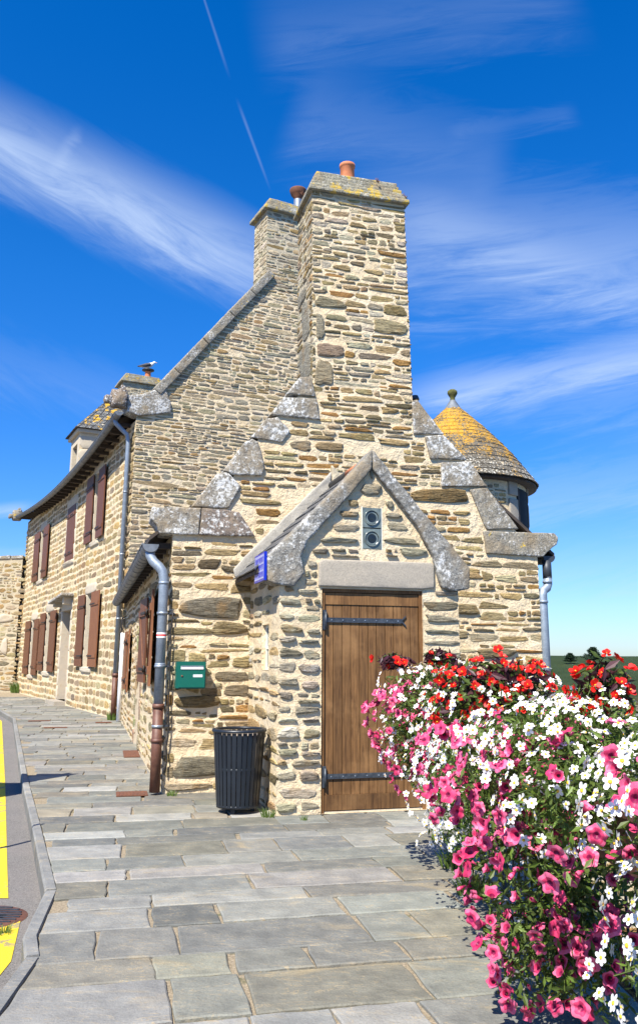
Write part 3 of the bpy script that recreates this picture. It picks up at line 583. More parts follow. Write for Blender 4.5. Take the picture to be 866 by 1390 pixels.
# ------------------------------------------------------------------ front cottage
def cottage():
    root = thing('stone_cottage', 'nearest low rubble stone house with a broad chimney on its gable and a gabled porch', 'house', FO, FA)
    W = 4.83; Lb = 11.3
    TF = lambda a, b, d: (a, -d, b)                     # front, w = 0
    TL = lambda a, b, d: (-d, a, b)                     # left side, u = 0
    TR = lambda a, b, d: (W+d, a, b)
    steps = [[(-.26, 3.24), (.47, 3.26), (.78, 3.23), (.99, 2.94), (-.16, 2.925), (-.2, 3.03), (-.27, 3.1)],
             [(.20, 3.27), (.50, 3.70), (.62, 3.73), (.80, 3.56), (.65, 3.275)],
             [(.57, 3.735), (.83, 4.12), (.92, 4.17), (1.0, 4.13), (1.09, 3.80), (1.05, 3.70), (.7, 3.70)],
             [(.90, 4.19), (1.10, 4.45), (1.25, 4.48), (1.41, 4.31), (1.31, 4.15)],
             [(1.14, 4.50), (1.32, 4.75), (1.75, 4.77), (1.80, 4.49)],
             [(1.35, 4.79), (1.52, 5.03), (1.67, 5.06), (1.74, 4.79)],
             [(3.08, 4.40), (3.07, 4.86), (3.14, 4.88), (3.52, 4.43)],
             [(3.24, 4.38), (3.51, 4.42), (3.84, 4.1), (3.31, 4.08)],
             [(3.46, 4.04), (3.88, 4.08), (4.12, 3.75), (3.46, 3.71)],
             [(3.86, 3.70), (4.11, 3.75), (4.56, 3.2), (4.09, 3.175)],
             [(4.04, 3.15), (5.08, 3.17), (5.14, 3.12), (5.12, 3.02), (4.98, 2.91), (4.90, 2.84), (4.07, 2.85)]]
    gp = [(0, 0), (W, 0), (W, 2.9), (4.5, 3.2), (4.1, 3.70), (3.85, 4.05), (3.5, 4.38), (3.08, 4.8), (1.72, 5.0), (1.52, 4.8), (1.22, 4.48), (.98, 4.14), (.72, 3.70), (.42, 3.25), (0, 2.95)]
    mb = MB(); big = [(3.02, 3.50, 3.84, 3.69), (.12, .16, .86, .40), (.08, .92, .62, 1.07), (.10, 1.95, .86, 2.2), (.5, 1.75, .93, 1.92), (3.5, 2.05, 3.95, 2.2), (3.9, 1.5, 4.45, 1.64), (3.1, 1.3, 3.5, 1.5)]
    wallface(mb, TF, gp, [], 'mortar')
    hol = [(min(p[0] for p in s), min(p[1] for p in s), max(p[0] for p in s), max(p[1] for p in s)) for s in steps]+big+[(.97, -.1, 2.92, 3.0), (1.3, 3.0, 2.6, 3.4), (1.1, 2.5, 1.4, 3.1)]
    masonry(mb, TF, [(0, 0), (W, 0), (W, 2.9), (4.5, 3.2), (3.1, 4.75), (1.72, 4.75), (.3, 3.2), (0, 2.92)], hol, ST_FRONT, 3)
    rg = random.Random(4)
    bc = [(.25, .18, .09), (.24, .22, .17), (.26, .20, .11), (.23, .21, .17), (.31, .25, .15), (.3, .24, .14), (.3, .25, .16), (.33, .28, .18)]
    for (a, b, c, d), k in zip(big, bc): stone(mb, TF, (a+c)/2, (b+d)/2, (c-a)/2, (d-b)/2, .035, 4.5, k, rg, 18, rough=.06)
    mb.build('front_wall', root)
    # left side wall with door and two windows
    mb = MB(); holes = [(2.3, 1.12, 3.1, 2.38), (4.5, .0, 5.7, 2.05), (8.4, .8, 9.2, 2.05)]
    wallface(mb, TL, [(0, 0), (Lb, 0), (Lb, 2.95), (0, 2.95)], holes, 'mortar', .32)
    masonry(mb, TL, [(0, 0), (Lb, 0), (Lb, 2.9), (0, 2.9)], [(a-.16, b-.12, c+.16, d+.2) for a, b, c, d in holes], ST_SIDE, 9)
    rg = random.Random(2)
    for a, b, c, d in holes:
        stone(mb, TL, (a+c)/2, d+.1, (c-a)/2+.2, .095, .02, 8, (.40, .33, .22), rg, 16, 'schist', .03)
        z = b
        while z < d-.1:
            hh = rg.uniform(.22, .42); hh = min(hh, d-z)
            for s in (a-.08, c+.08): stone(mb, TL, s, z+hh/2, .075+rg.uniform(0, .02), hh/2-.01, .02, 8, tuple(x*rg.uniform(.8, 1.1) for x in (.42, .35, .24)), rg, 14, 'schist', .03)
            z += hh
        mb.box((-.0, a, b-.06), (.3, c, b), 'dressed_stone') if b > .1 else None
    mb.build('side_wall', root)
    mb = MB(); wallface(mb, TR, [(0, -.2), (Lb, -.2), (Lb, 2.95), (0, 2.95)], [], 'mortar'); masonry(mb, TR, [(0, 0), (Lb, 0), (Lb, 2.9), (0, 2.9)], [], ST_SIDE, 19)
    mb.poly([(0, Lb, 0), (W, Lb, 0), (W, Lb, 2.95), (W/2, Lb, 5.2), (0, Lb, 2.95)], 'mortar'); mb.build('rear_wall', root)
    # window panes and the side door
    for nm, (a, b, c, d) in zip(('window', 'side_door', 'window'), holes):
        mb = MB(); fm = 'pale_frame' if nm == 'window' else 'shutter_paint'
        if nm == 'window':
            for bx in (((.24, a, b), (.30, a+.06, d)), ((.24, c-.06, b), (.30, c, d)), ((.24, a+.06, d-.06), (.30, c-.06, d)), ((.24, a+.06, b), (.30, c-.06, b+.06)), ((.25, (a+c)/2-.02, b+.06), (.29, (a+c)/2+.02, d-.06))): mb.box(*bx, fm)
            f = mb.build('window', root); g = MB(); g.box((.265, a+.06, b+.06), (.275, c-.06, d-.06), 'window_dark'); g.build('pane', f)
        else:
            n = 7
            for i in range(n): mb.box((.24, a+(c-a)*i/n+.003, b+.02), (.29, a+(c-a)*(i+1)/n-.003, d), fm)
            mb.box((.2, a, 0), (.34, c, .02), 'dressed_stone'); f = mb.build('side_door', root); g = MB(); g.tube([(.235, a+.12, 1.0), (.19, a+.12, 1.0), (.19, a+.2, 1.0)], .012, 'iron_strap', 8); g.build('handle', f)
    # open board shutters of the side wall
    def sh(a, z, wd, ht, ang, mat, brace, lab=None):
        o = shutter_mesh(wd, ht, mat, brace).build('shutter', root); o.location = (-.03, a, z); o.rotation_euler.z = ang
        if lab: o['label'] = lab
    sh(2.28, 1.12, .78, 1.27, R(-90-3), 'shutter_faded', True)
    o = shutter_mesh(.75, 1.27, 'shutter_paint', True).build('shutter', root); o.location = (-.03, 3.12, 1.12); o.rotation_euler.z = R(90+4); o.scale.y = -1
    sh(8.38, .8, .7, 1.25, R(-90-2), 'shutter_faded', False)
    o = shutter_mesh(.7, 1.25, 'shutter_faded').build('shutter', root); o.location = (-.03, 9.22, .8); o.rotation_euler.z = R(90+1); o.scale.y = -1
    # stepped gable stones
    for i, s in enumerate(steps):
        mb = MB()
        m = 'lichened_granite' if i not in (0, 10, 9) else ('brown_granite' if i == 0 else 'yellowed_coping')
        if i == 0:
            block(mb, TF, [(-.26, 3.24), (.32, 3.26), (.30, 2.93), (-.16, 2.925), (-.2, 3.03), (-.27, 3.1)], -.35, .05, 'lichened_granite', 1, .016)
            block(mb, TF, [(.325, 3.26), (.60, 3.255), (.78, 3.23), (.99, 2.94), (.31, 2.93)], -.35, .055, 'brown_granite', 2, .016)
        else: block(mb, TF, s, -.36, .03+.008*(i % 3), m, i+3, .016)
        mb.build('kneeler' if i in (0, 10) else 'coping_stone', root)
    # roof
    mb = MB(); rz = 5.15
    for s in (0, 1):
        e0 = (-.27, 2.90) if s == 0 else (W+.27, 2.90)
        mb.hexa([(e0[0], .02, e0[1]-.05), (e0[0], Lb, e0[1]-.05), (W/2, Lb, rz-.05), (W/2, .02, rz-.05), (e0[0], .02, e0[1]), (e0[0], Lb, e0[1]), (W/2, Lb, rz), (W/2, .02, rz)], 'dark_timber')
        slates(mb, (e0[0], .38, e0[1]+.003), (e0[0], Lb, e0[1]+.003), (W/2, Lb, rz+.003), (W/2, .38, rz+.003), .24, .26, 'slate', 5+s)
    for i in range(22):
        y = .2+i*.52; mb.box((-.235, y, 2.78), (.02, y+.07, 2.85), 'dark_timber')
    mb.build('roof', root)
    # chimney
    def cw(x, t0, t1, b0, b1): return None
    c = MB(); u0b, u1b, u0t, u1t, dp = 1.70, 3.085, 1.675, 3.01, .78; zb, zt = 4.72, 7.74
    TC = lambda a, b, d: (a, .002-d, b)
    def TCL(a, b, d): t = (b-zb)/(zt-zb); return (u0b+(u0t-u0b)*t-d, a, b)
    def TCR(a, b, d): t = (b-zb)/(zt-zb); return (u1b+(u1t-u1b)*t+d, a, b)
    pf = [(u0b, zb), (u1b, zb), (u1t, zt), (u0t, zt)]; pl = [(0, zb), (dp, zb), (dp, zt), (0, zt)]
    bigc = [(1.74, 4.95, 1.98, 5.32), (1.74, 5.36, 2.14, 5.55), (2.55, 5.78, 3.02, 5.98), (1.74, 5.6, 1.86, 5.95), (1.73, 6.05, 2.15, 6.2), (2.68, 6.05, 3.02, 6.2)]
    bigl = [(.06, 5.12, .62, 5.66), (.1, 5.7, .5, 6.25), (.30, 6.3, .74, 6.5)]
    wallface(c, TC, pf, [], 'mortar'); masonry(c, TC, pf, bigc, ST_CHIM, 21)
    wallface(c, TCL, pl, [], 'aged_mortar'); masonry(c, TCL, pl, bigl, ST_CHIM, 22)
    wallface(c, TCR, pl, [], 'aged_mortar'); masonry(c, TCR, pl, [], ST_CHIM, 23)
    c.poly([(u0b, dp, zb), (u1b, dp, zb), (u1t, dp, zt), (u0t, dp, zt)], 'aged_mortar')
    rg = random.Random(3)
    for (a, b, cc, d), k in zip(bigc, [(.36, .31, .22), (.34, .26, .2), (.38, .33, .21), (.34, .31, .24), (.3, .27, .19), (.31, .25, .13)]): stone(c, TC, (a+cc)/2, (b+d)/2, (cc-a)/2, (d-b)/2, .022, 6, k, rg, 18, rough=.06)
    for (a, b, cc, d) in bigl: stone(c, TCL, (a+cc)/2, (b+d)/2, (cc-a)/2, (d-b)/2, .02, 7, (.32, .31, .27), rg, 18, rough=.05)
    ch = c.build('chimney', root)
    m = MB(); Tz = lambda a, b, d: (a, b, d)
    block(m, Tz, [(u0t-.06, -.07), (u1t+.055, -.07), (u1t+.055, dp+.07), (u0t-.06, dp+.07)], zt-.01, zt+.045, 'mossy_cap', 5, .012, .01, .12)
    for i in range(5):
        e = .035-.027*i; z = zt+.045+i*.062; block(m, Tz, [(u0t-e, -e), (u1t+e-.01*(i % 2), -e), (u1t+e, dp+e), (u0t-e, dp+e)], z, z+.064, 'mossy_cap', 6+i, .014, .014, .12)
    m.build('chimney_cap', ch)
    m = MB(); m.lathe(2.27, .30, [(.12, 8.02), (.105, 8.06), (.10, 8.36), (.112, 8.37), (.112, 8.41), (.09, 8.41), (.085, 8.1), (0, 8.1)], 'terracotta', 20); m.build('chimney_pot', ch)
    rg = random.Random(9)
    for (x, y, n, lb) in ((2.62, -.02, 16, 'dry reddish weed tuft on the front rim of the broad chimney cap'), (3.02, -.04, 14, 'dry weed tuft on the right corner of the broad chimney cap'), (1.62, .3, 20, 'dry weed tuft on the left edge of the broad chimney cap')):
        m = MB()
        for i in range(n):
            a = rg.uniform(0, 6.28); l = rg.uniform(.03, .09); m.tube([(x, y, 8.0 if x < 3 and x > 1.7 else 7.82), (x+l*.5*math.cos(a), y+l*.5*math.sin(a), (8.0 if 1.7 < x < 3 else 7.82)+l*.8)], .0025, 'rust', 4)
        o = m.build('dry_weed', None, FO, FA); tag(o, lb, 'weed')
    # metal flue beyond the right slope
    m = MB(); m.tube([(3.93, 2, 3.9), (3.93, 2, 5.52)], .045, 'galvanised', 12); m.lathe(3.93, 2, [(.0, 5.64), (.05, 5.63), (.07, 5.58), (.07, 5.56), (0, 5.56)], 'dark_zinc', 14); m.build('flue', root)
    # left gutter and downpipe
    gutter('gutter', [(-.255, y, 2.80) for y in (-.02, 1, 2, 4, 6, 8, 10, 11.2)], .095, root, 'aged_zinc')
    m = MB(); px, py = -.085, -.045
    m.tube([(-.255, .06, 2.74), (-.25, .05, 2.67), (-.215, .02, 2.60), (-.15, -.02, 2.54), (-.105, -.04, 2.48), (px, py, 2.38), (px, py, .98)], .056, 'zinc', 16)
    m.tube([(px, py, 1.40), (px, py, 1.43)], .061, 'zinc', 16); m.tube([(px, py, 2.33), (px, py, 2.36)], .060, 'zinc', 16)
    dpp = m.build('downpipe', root)
    m = MB(); m.tube([(px, py, .98), (px, py, .93)], .068, 'brown_iron', 16); m.tube([(px, py, .94), (px, py, .03)], .059, 'brown_iron', 16); m.tube([(px, py, .60), (px, py, .56)], .067, 'brown_iron', 16); m.build('iron_shoe', dpp)
    m = MB(); m.lathe(px, py, [(.0572, 1.752), (.0572, 1.775)], 'white_paint', 20); m.lathe(px, py, [(.0576, 1.735), (.0576, 1.755)], 'red_tape', 20); m.lathe(px, py, [(.0572, 1.715), (.0572, 1.738)], 'white_paint', 20); m.build('marker_band', dpp)
    for z in (1.98, 1.38, .72):
        m = MB(); m.lathe(px, py, [(.060, z), (.066, z), (.066, z+.03), (.060, z+.03)], 'galvanised', 18); m.box((px+.05, py+.0, z+.005), (px+.14, py+.03, z+.025), 'dark_zinc'); m.build('bracket', dpp)
    m = MB(); rg = random.Random(6); m.tube([(.03+rg.uniform(-.012, .012), -.045+rg.uniform(-.006, .004), 2.05-i*.13) for i in range(15)], .008, 'black_cable', 6); m.build('cable', root); m = MB()
    m.tube([(-.06, 10.7, 2.05), (-.12, 10.7, 2.2), (-.12, 10.72, 2.38), (-.03, 10.75, 2.45)], .012, 'black_cable', 6); m.build('cable', root)
    m = MB(); m.tube([(-.07, 10.95, 0.01), (-.07, 10.95, 2.06)], .05, 'white_paint', 12); m.build('white_pipe', root)
    # right eave: gutter end and downpipe
    gutter('gutter', [(5.02, y, 2.86) for y in (.02, 3, 7, 11.2)], .09, root, 'dark_zinc')
    m = MB(); m.tube([(5.0, .06, 2.80), (5.0, .06, 2.56)], .06, 'dark_zinc', 14); m.tube([(5.0, .06, 2.60), (5.0, .055, 2.49), (4.975, .05, 2.43), (4.90, .02, 2.39), (4.885, .01, 2.33), (4.885, 0, .02)], .058, 'zinc', 16)
    m.tube([(4.885, 0, 2.23), (4.885, 0, 2.26)], .063, 'zinc', 16); m.tube([(4.99, .05, 2.50), (4.99, .05, 2.53)], .064, 'zinc', 16); m.build('downpipe', root)

    # ---- porch
    wp = -1.59; ul, ur = .953, 2.93
    TP = lambda a, b, d: (a, wp-d, b); TPL = lambda a, b, d: (ul-d, a, b); TPR = lambda a, b, d: (ur+d, a, b)
    du0, du1, dz = 1.40, 2.515, 2.205; gl = (1.845, 2.64, 2.055, 3.08)
    mb = MB(); hl = [(du0, -.0, du1, dz), gl]
    wallface(mb, TP, [(ul, 0), (ur, 0), (ur, 2.4), (1.95, 3.62), (ul, 2.5)], [(du0, 0.001, du1, dz), gl], 'mortar', .16, 'mortar')
    masonry(mb, TP, [(ul, 0), (ur, 0), (ur, 2.25), (2.62, 2.35), (2.64, 2.56), (1.95, 3.55), (1.25, 2.6), (1.22, 2.35), (ul, 2.2)], [(du0-.02, -.1, du1+.02, dz+.02), (1.34, 2.19, 2.66, 2.52), (gl[0]-.05, gl[1]-.03, gl[2]+.05, gl[3]+.03)], ST_PORCH, 31)
    block(mb, TP, [(1.36, 2.225), (1.36, 2.47), (1.39, 2.505), (2.62, 2.515), (2.65, 2.48), (2.645, 2.24), (2.5, 2.222)], -.2, .03, 'lintel_stone', 41, .015, .006)
    mb.build('porch_front_wall', root)
    mb = MB(); nw = (-1.12, 1.37, -.76, 1.85)
    wallface(mb, TPL, [(wp, 0), (0, 0), (0, 2.62), (wp, 2.62)], [nw], 'mortar', .12, 'mortar'); masonry(mb, TPL, [(wp, 0), (0, 0), (0, 2.45), (wp, 2.45)], [(nw[0]-.04, nw[1]-.03, nw[2]+.04, nw[3]+.03)], ST_PEBBLE, 32)
    wallface(mb, TPR, [(wp, 0), (0, 0), (0, 2.55), (wp, 2.55)], [], 'mortar'); masonry(mb, TPR, [(wp, 0), (0, 0), (0, 2.4), (wp, 2.4)], [], ST_PEBBLE, 33)
    mb.poly([(ul+.1, -1.2, 0), (ur-.1, -1.2, 0), (ur-.1, -1.2, 2.6), (ul+.1, -1.2, 2.6)], 'black_void')
    mb.build('porch_side_walls', root)
    m = MB()
    for bx in (((.99, nw[0], nw[1]), (1.03, nw[2], nw[1]+.03)), ((.99, nw[0], nw[3]-.03), (1.03, nw[2], nw[3])), ((.99, nw[0], nw[1]+.03), (1.03, nw[0]+.04, nw[3]-.03)), ((.99, nw[2]-.04, nw[1]+.03), (1.03, nw[2], nw[3]-.03)), ((.99, -.955, nw[1]+.03), (1.03, -.925, nw[3]-.03)), ((.992, nw[0]+.04, 1.59), (1.028, nw[2]-.04, 1.62))): m.box(*bx, 'pale_frame')
    f = m.build('narrow_window', root); m = MB(); m.box((1.005, nw[0]+.04, nw[1]+.03), (1.015, nw[2]-.04, nw[3]-.03), 'glass_block'); m.build('pane', f)
    # porch copings
    PL = [(.80, 2.50), (1.10, 2.81), (1.40, 3.12), (1.70, 3.43), (1.94, 3.715), (1.94, 3.50), (1.67, 3.17), (1.40, 2.87), (1.22, 2.68), (1.16, 2.52), (1.20, 2.36), (1.09, 2.21), (.9, 2.23), (.82, 2.26)]
    PR = [(1.945, 3.715), (2.3, 3.31), (2.7, 2.86), (3.05, 2.47), (3.04, 2.235), (2.84, 2.21), (2.72, 2.25), (2.62, 2.58), (2.44, 2.91), (2.2, 3.2), (1.945, 3.50)]
    m = MB(); block(m, TP, PL, -.22, .07, 'porch_granite', 51, .022, .012); block(m, TP, PR, -.22, .07, 'porch_granite', 52, .022, .012); m.build('porch_coping', root)
    # porch roof with its slates, and the mortar fillet on the house wall
    m = MB(); rz = 3.60; ez = 2.40
    for s, ue in ((0, .76), (1, 3.10)):
        m.hexa([(ue, wp+.2, ez-.04), (ue, -.003, ez-.04), (1.945, -.003, rz-.04), (1.945, wp+.2, rz-.04), (ue, wp+.2, ez), (ue, -.003, ez), (1.945, -.003, rz), (1.945, wp+.2, rz)], 'dark_timber')
        slates(m, (ue-.02, wp+.22, ez), (ue-.02, -.05, ez), (1.945, -.05, rz+.01), (1.945, wp+.22, rz+.01), .2, .22, 'slate', 61+s)
    m.tube([(1.945, wp+.2, rz+.03), (1.945, -.05, rz+.03)], .045, 'dark_zinc', 8); m.tube([(1.90, wp+.24, rz+.0), (1.90, wp+.7, rz+.0)], .04, 'terracotta', 8)
    m.build('porch_roof', root)
    m = MB()
    block(m, TF, [(.75, 2.44), (.72, 2.53), (.88, 2.71), (1.3, 3.15), (1.945, 3.81), (1.945, 3.60), (1.45, 3.10), (.82, 2.42)], .0, .06, 'grey_render', 53, .02, .012)
    block(m, TF, [(3.16, 2.44), (3.2, 2.56), (2.6, 3.2), (1.95, 3.90), (1.95, 3.62), (2.45, 3.12), (3.06, 2.42)], .0, .075, 'aged_mortar', 54, .02, .012)
    m.build('roof_fillet', root)
    # door
    m = MB(); rg = random.Random(12); wd = wp+.05
    def wood(a, b, z0, z1, w0, w1, k=None):
        k = k or rg.uniform(.8, 1.2); m.box((a+.0015, w0, z0), (b-.0015, w1, z1), 'door_wood', (k, k, k))
    wood(du0+.035, du1-.035, 2.045, 2.165, wd-.022, wd+.03, 1.15)
    n = 11
    for i in range(n):
        a = du0+.04+(du1-du0-.08)*i/n; b = du0+.04+(du1-du0-.08)*(i+1)/n; wood(a+.0015, b-.0015, .17, 2.043, wd-.012+rg.uniform(-.001, .001), wd+.02)
    wood(du0+.035, du1-.035, .025, .168, wd-.026, wd+.03, .8)
    m.box((du0+.04, wd+.021, .02), (du1-.04, wd+.03, 2.16), 'black_void')
    door = m.build('porch_door', root)
    m = MB()
    for a, b, z0, z1 in ((du0, du0+.034, 0, dz-.035), (du1-.034, du1, 0, dz-.035), (du0, du1, dz-.034, dz)): m.box((a, wd-.035, z0), (b, wd+.04, z1), 'door_wood', (1.05, 1, .95))
    m.box((du0, wd-.02, 0), (du1, wd+.05, .016), 'dressed_stone'); m.build('door_frame', door)
    strap(door, 1.885, du0+.05, 2.28, wd-.022); strap(door, .345, du0+.05, 2.30, wd-.022)
    # glass block light
    m = MB(); a, b, c_, d = gl; w0 = wp-.005
    for z0, z1 in ((b, (b+d)/2-.006), ((b+d)/2+.006, d)):
        m.box((a, w0, z0), (c_, w0+.10, z1), 'glass_block'); zc = (z0+z1)/2; uc = (a+c_)/2; prof = [(.088, .0), (.084, -.010), (.074, -.004), (.066, .010), (.03, .004), (0, .002)]
        k = m.mat('glass_lens'); k2 = m.mat('glass_block'); N = 20; base = len(m.v)
        for r, dd in prof: m.pts([(uc+r*math.cos(6.2832*i/N), w0-.002+dd*.8-.004, zc+r*math.sin(6.2832*i/N)) for i in range(N)])
        for j in range(len(prof)-1):
            for i in range(N): m.face([base+j*N+i, base+j*N+(i+1) % N, base+(j+1)*N+(i+1) % N, base+(j+1)*N+i], k2 if j < 2 else k, True)
    m.box((a-.012, w0+.004, b-.012), (a, w0+.03, d+.012), 'pale_frame'); m.box((c_, w0+.004, b-.012), (c_+.012, w0+.03, d+.012), 'pale_frame'); m.build('glass_block_window', root)
    return root
cottage()

# ------------------------------------------------------------------ the long house behind
GO = (-4.7456, 20.7902, 0); GA = R(27)
def house():
    root = thing('manor_house', 'long two storey stone house with red brown shutters running back along the street', 'house', GO, GA)
    TG = lambda a, b, d: (a, -d, b); TL = lambda a, b, d: (-d, a, b)
    W = 9.2; Lh = 18.4
    gz = lambda w: 7.62-.5*math.sin(math.pi*min(1, w/Lh)**.85)-.0*w if w < Lh else 7.45     # the sagging eave
    # facade
    ops = [(3.72, 1.22, 4.62, 3.30, 2.62, 5.55), (6.98, .12, 8.38, 2.97, 0, 0), (10.35, .98, 11.4, 3.06, 9.1, 12.45), (13.9, .80, 14.85, 2.90, 12.65, 16.1),
           (3.72, 4.85, 4.40, 6.9, 2.82, 5.3), (7.25, 4.62, 8.6, 6.48, 0, 0), (13.2, 4.45, 14.2, 6.45, 11.7, 15.6)]
    holes = [o[:4] for o in ops]; mb = MB()
    wallface(mb, TL, [(0, -.1), (Lh, -.1), (Lh, 7.3), (0, 7.5)], holes, 'mortar', .38)
    masonry(mb, TL, [(0, 0), (Lh, 0), (Lh, 7.3), (0, 7.4)], [(a-.22, b-.2, c+.22, d+.3) for a, b, c, d in holes], ST_BLOCK, 41)
    rg = random.Random(5)
    for q, (a, b, c, d) in enumerate(holes):
        stone(mb, TL, (a+c)/2, d+.15, (c-a)/2+.28, .145, .022, 12, (.50, .43, .31), rg, 18, 'dressed_stone', .015, True)
        if b > .3: stone(mb, TL, (a+c)/2, b-.09, (c-a)/2+.22, .085, .05, 12, (.5, .43, .31), rg, 18, 'dressed_stone', .015, True)
        z = b
        while z < d-.05:
            hh = min(rg.uniform(.35, .6), d-z); x = rg.uniform(.07, .12)
            if d-z-hh < .15: hh = d-z
            for s, sg in ((a, -1), (c, 1)): stone(mb, TL, s+sg*(.01+x), z+hh/2, x, hh/2-.008, .018, 12, (.5, .43, .3), rg, 16, 'dressed_stone', .015, True)
            z += hh
    # corner quoins at both ends
    for e in (.0, Lh):
        z = 0.02
        while z < 7.0:
            hh = rg.uniform(.16, .3); x = rg.uniform(.2, .4); stone(mb, TL, (e+x if e == 0 else e-x), z+hh/2, x, hh/2-.015, .03, 7, pick(rg, PAL_BLOCK), rg, 14, rough=.05); z += hh
    mb.build('facade', root)
    # gable wall toward the viewer
    mb = MB(); gp = [(0, -.1), (W, -.1), (W, 7.6), (W/2, 13.6), (3.70, 12.42), (.62, 8.45), (.4, 7.9), (.3, 7.75), (0, 7.7)]
    wallface(mb, TG, gp, [], 'mortar'); masonry(mb, TG, [(0, 0), (W, 0), (W, 7.5), (W/2, 13.5), (3.70, 12.38), (.68, 8.45), (.6, 7.7), (0, 7.6)], [(5.0, 0, 9.4, 7)], ST_GABLE, 43)
    mb.poly([(0, Lh, 0), (W, Lh, 0), (W, Lh, 7.6), (W/2, Lh, 13.5), (0, Lh, 7.4)], 'mortar'); mb.poly([(W, 0, 0), (W, Lh, 0), (W, Lh, 7.6), (W, 0, 7.6)], 'mortar')
    mb.build('gable_wall', root)
    # joinery
    for i, (a, b, c, d, s0, s1) in enumerate(ops):
        if i == 1:
            m = MB()
            for j in range(6): m.box((.30, a+(c-a)*j/6+.003, b), (.36, a+(c-a)*(j+1)/6-.003, d-.5), 'shutter_paint')
            m.box((.29, a, d-.5), (.37, c, d-.44), 'shutter_paint'); m.box((.32, a, d-.44), (.34, c, d), 'window_dark'); m.box((-.35, a-.1, -.02), (.36, c+.1, .12), 'lintel_stone'); dr = m.build('front_door', root)
            m = MB(); m.tube([(.29, a+.2, 1.15), (.24, a+.2, 1.15), (.24, a+.32, 1.15)], .014, 'iron_strap', 8); m.build('handle', dr); continue
        if i == 5:
            o = shutter_mesh((c-a)/2, d-b).build('shutter', root); o['label'] = 'closed board shutter of the middle upper window'; o.rotation_euler.z = R(-90); o.location = (-.0, c, b)
            o2 = o.copy(); link(o2, root); o2.location = (-.0, (a+c)/2-.003, b); continue
        m = MB(); t = .07
        for bx in (((.3, a, b), (.36, a+t, d)), ((.3, c-t, b), (.36, c, d)), ((.3, a+t, b), (.36, c-t, b+t)), ((.3, a+t, d-t), (.36, c-t, d)), ((.305, (a+c)/2-.03, b+t), (.355, (a+c)/2+.03, d-t)), ((.31, a+t, (b+d)/2-.02), (.35, (a+c)/2-.03, (b+d)/2+.02)), ((.31, (a+c)/2+.03, (b+d)/2-.02), (.35, c-t, (b+d)/2+.02))): m.box(*bx, 'white_paint')
        f = m.build('window', root); m = MB(); m.box((.325, a+t, b+t), (.335, c-t, d-t), 'window_dark'); m.build('pane', f)
        for (hw, hang, wd) in ((a, R(-90-1), a-s0), (c, R(90+.5), s1-c)):
            o = shutter_mesh(min(wd, 1.25), d-b).build('shutter', f); o.location = (-.05, hw, b)
            if hang > 0: o.rotation_euler.z = hang; 
            else: o.rotation_euler.z = hang
            if hang > 0: o.scale.y = -1
            if i == 0 and hw == a: o.data = shutter_mesh(min(wd, 1.25), d-b, 'shutter_faded').build('shutter', f).data
    for o in list(bpy.data.objects):       # drop the spare made for the swap above
        pass
    # hood over the door
    m = MB(); block(m, TL, [(6.6, 3.38), (8.95, 3.22), (8.95, 3.31), (6.6, 3.47)], -.1, .42, 'lichened_granite', 71, .02, .01, .15)
    for w in (6.85, 8.55): block(m, TL, [(w, 3.12), (w+.2, 3.12), (w+.2, 3.34), (w, 3.36)], -.1, .28, 'dressed_stone', 72, .02, .01, .15)
    m.build('door_hood', root)
    # roof
    m = MB(); nw = 24; ridge = 13.3; k = m.mat('roof_slate_sheet'); kt = m.mat('dark_timber')
    rows = [lambda w: (-.42, gz(w)+.06), lambda w: (.75, gz(w)+.06+.70), lambda w: (W/2, ridge)]
    y0, y1 = .36, Lh-.02
    for side in (0, 1):
        b = len(m.v)
        for i in range(nw+1):
            w = y0+(y1-y0)*i/nw
            for f in rows: u, z = f(w); m.pts([(u if side == 0 else W-u, w, z), (u if side == 0 else W-u, w, z-.09)])
        for i in range(nw):
            for r in range(2):
                for o, kk in ((0, k), (1, kt)): m.face([b+i*6+r*2+o, b+(i+1)*6+r*2+o, b+(i+1)*6+r*2+2+o, b+i*6+r*2+2+o], kk)
            m.face([b+i*6, b+(i+1)*6, b+(i+1)*6+1, b+i*6+1], kt)
    m.tube([(W/2, .4, ridge+.0), (W/2, Lh, ridge+.0)], .06, 'dark_zinc', 8)
    for i in range(30):
        w = .5+i*.6; m.box((-.38, w, gz(w)-.12), (.05, w+.09, gz(w)-.02), 'dark_timber')
    m.build('roof', root)
    gutter('gutter', [(-.48, w, gz(max(w, 0))+.0) for w in [(-.15+18.4*i/18) for i in range(19)]], .10, root, 'aged_zinc')
    m = MB(); m.tube([(-.48, .25, 7.52), (-.46, .25, 7.42), (-.30, .22, 7.26), (-.16, .2, 7.14), (-.12, .2, 6.95), (-.12, .2, 1.1)], .06, 'zinc', 12)
    for z in (5.6, 4.0, 2.4): m.tube([(-.12, .2, z), (-.12, .2, z+.04)], .067, 'galvanised', 12)
    dp = m.build('downpipe', root); m = MB(); m.tube([(-.12, .2, 1.1), (-.12, .2, 1.02)], .078, 'brown_iron', 12); m.tube([(-.12, .2, 1.04), (-.12, .2, .02)], .066, 'brown_iron', 12); m.build('iron_shoe', dp)
    # gable coping, kneeler and carved corner
    m = MB()
    cp = lambda t: (.40+3.22*t, 8.40+4.12*t); segs = [(cp(0), cp(.16)), (cp(.16), cp(.40)), (cp(.40), cp(.63)), (cp(.63), cp(.82)), (cp(.82), cp(1))]
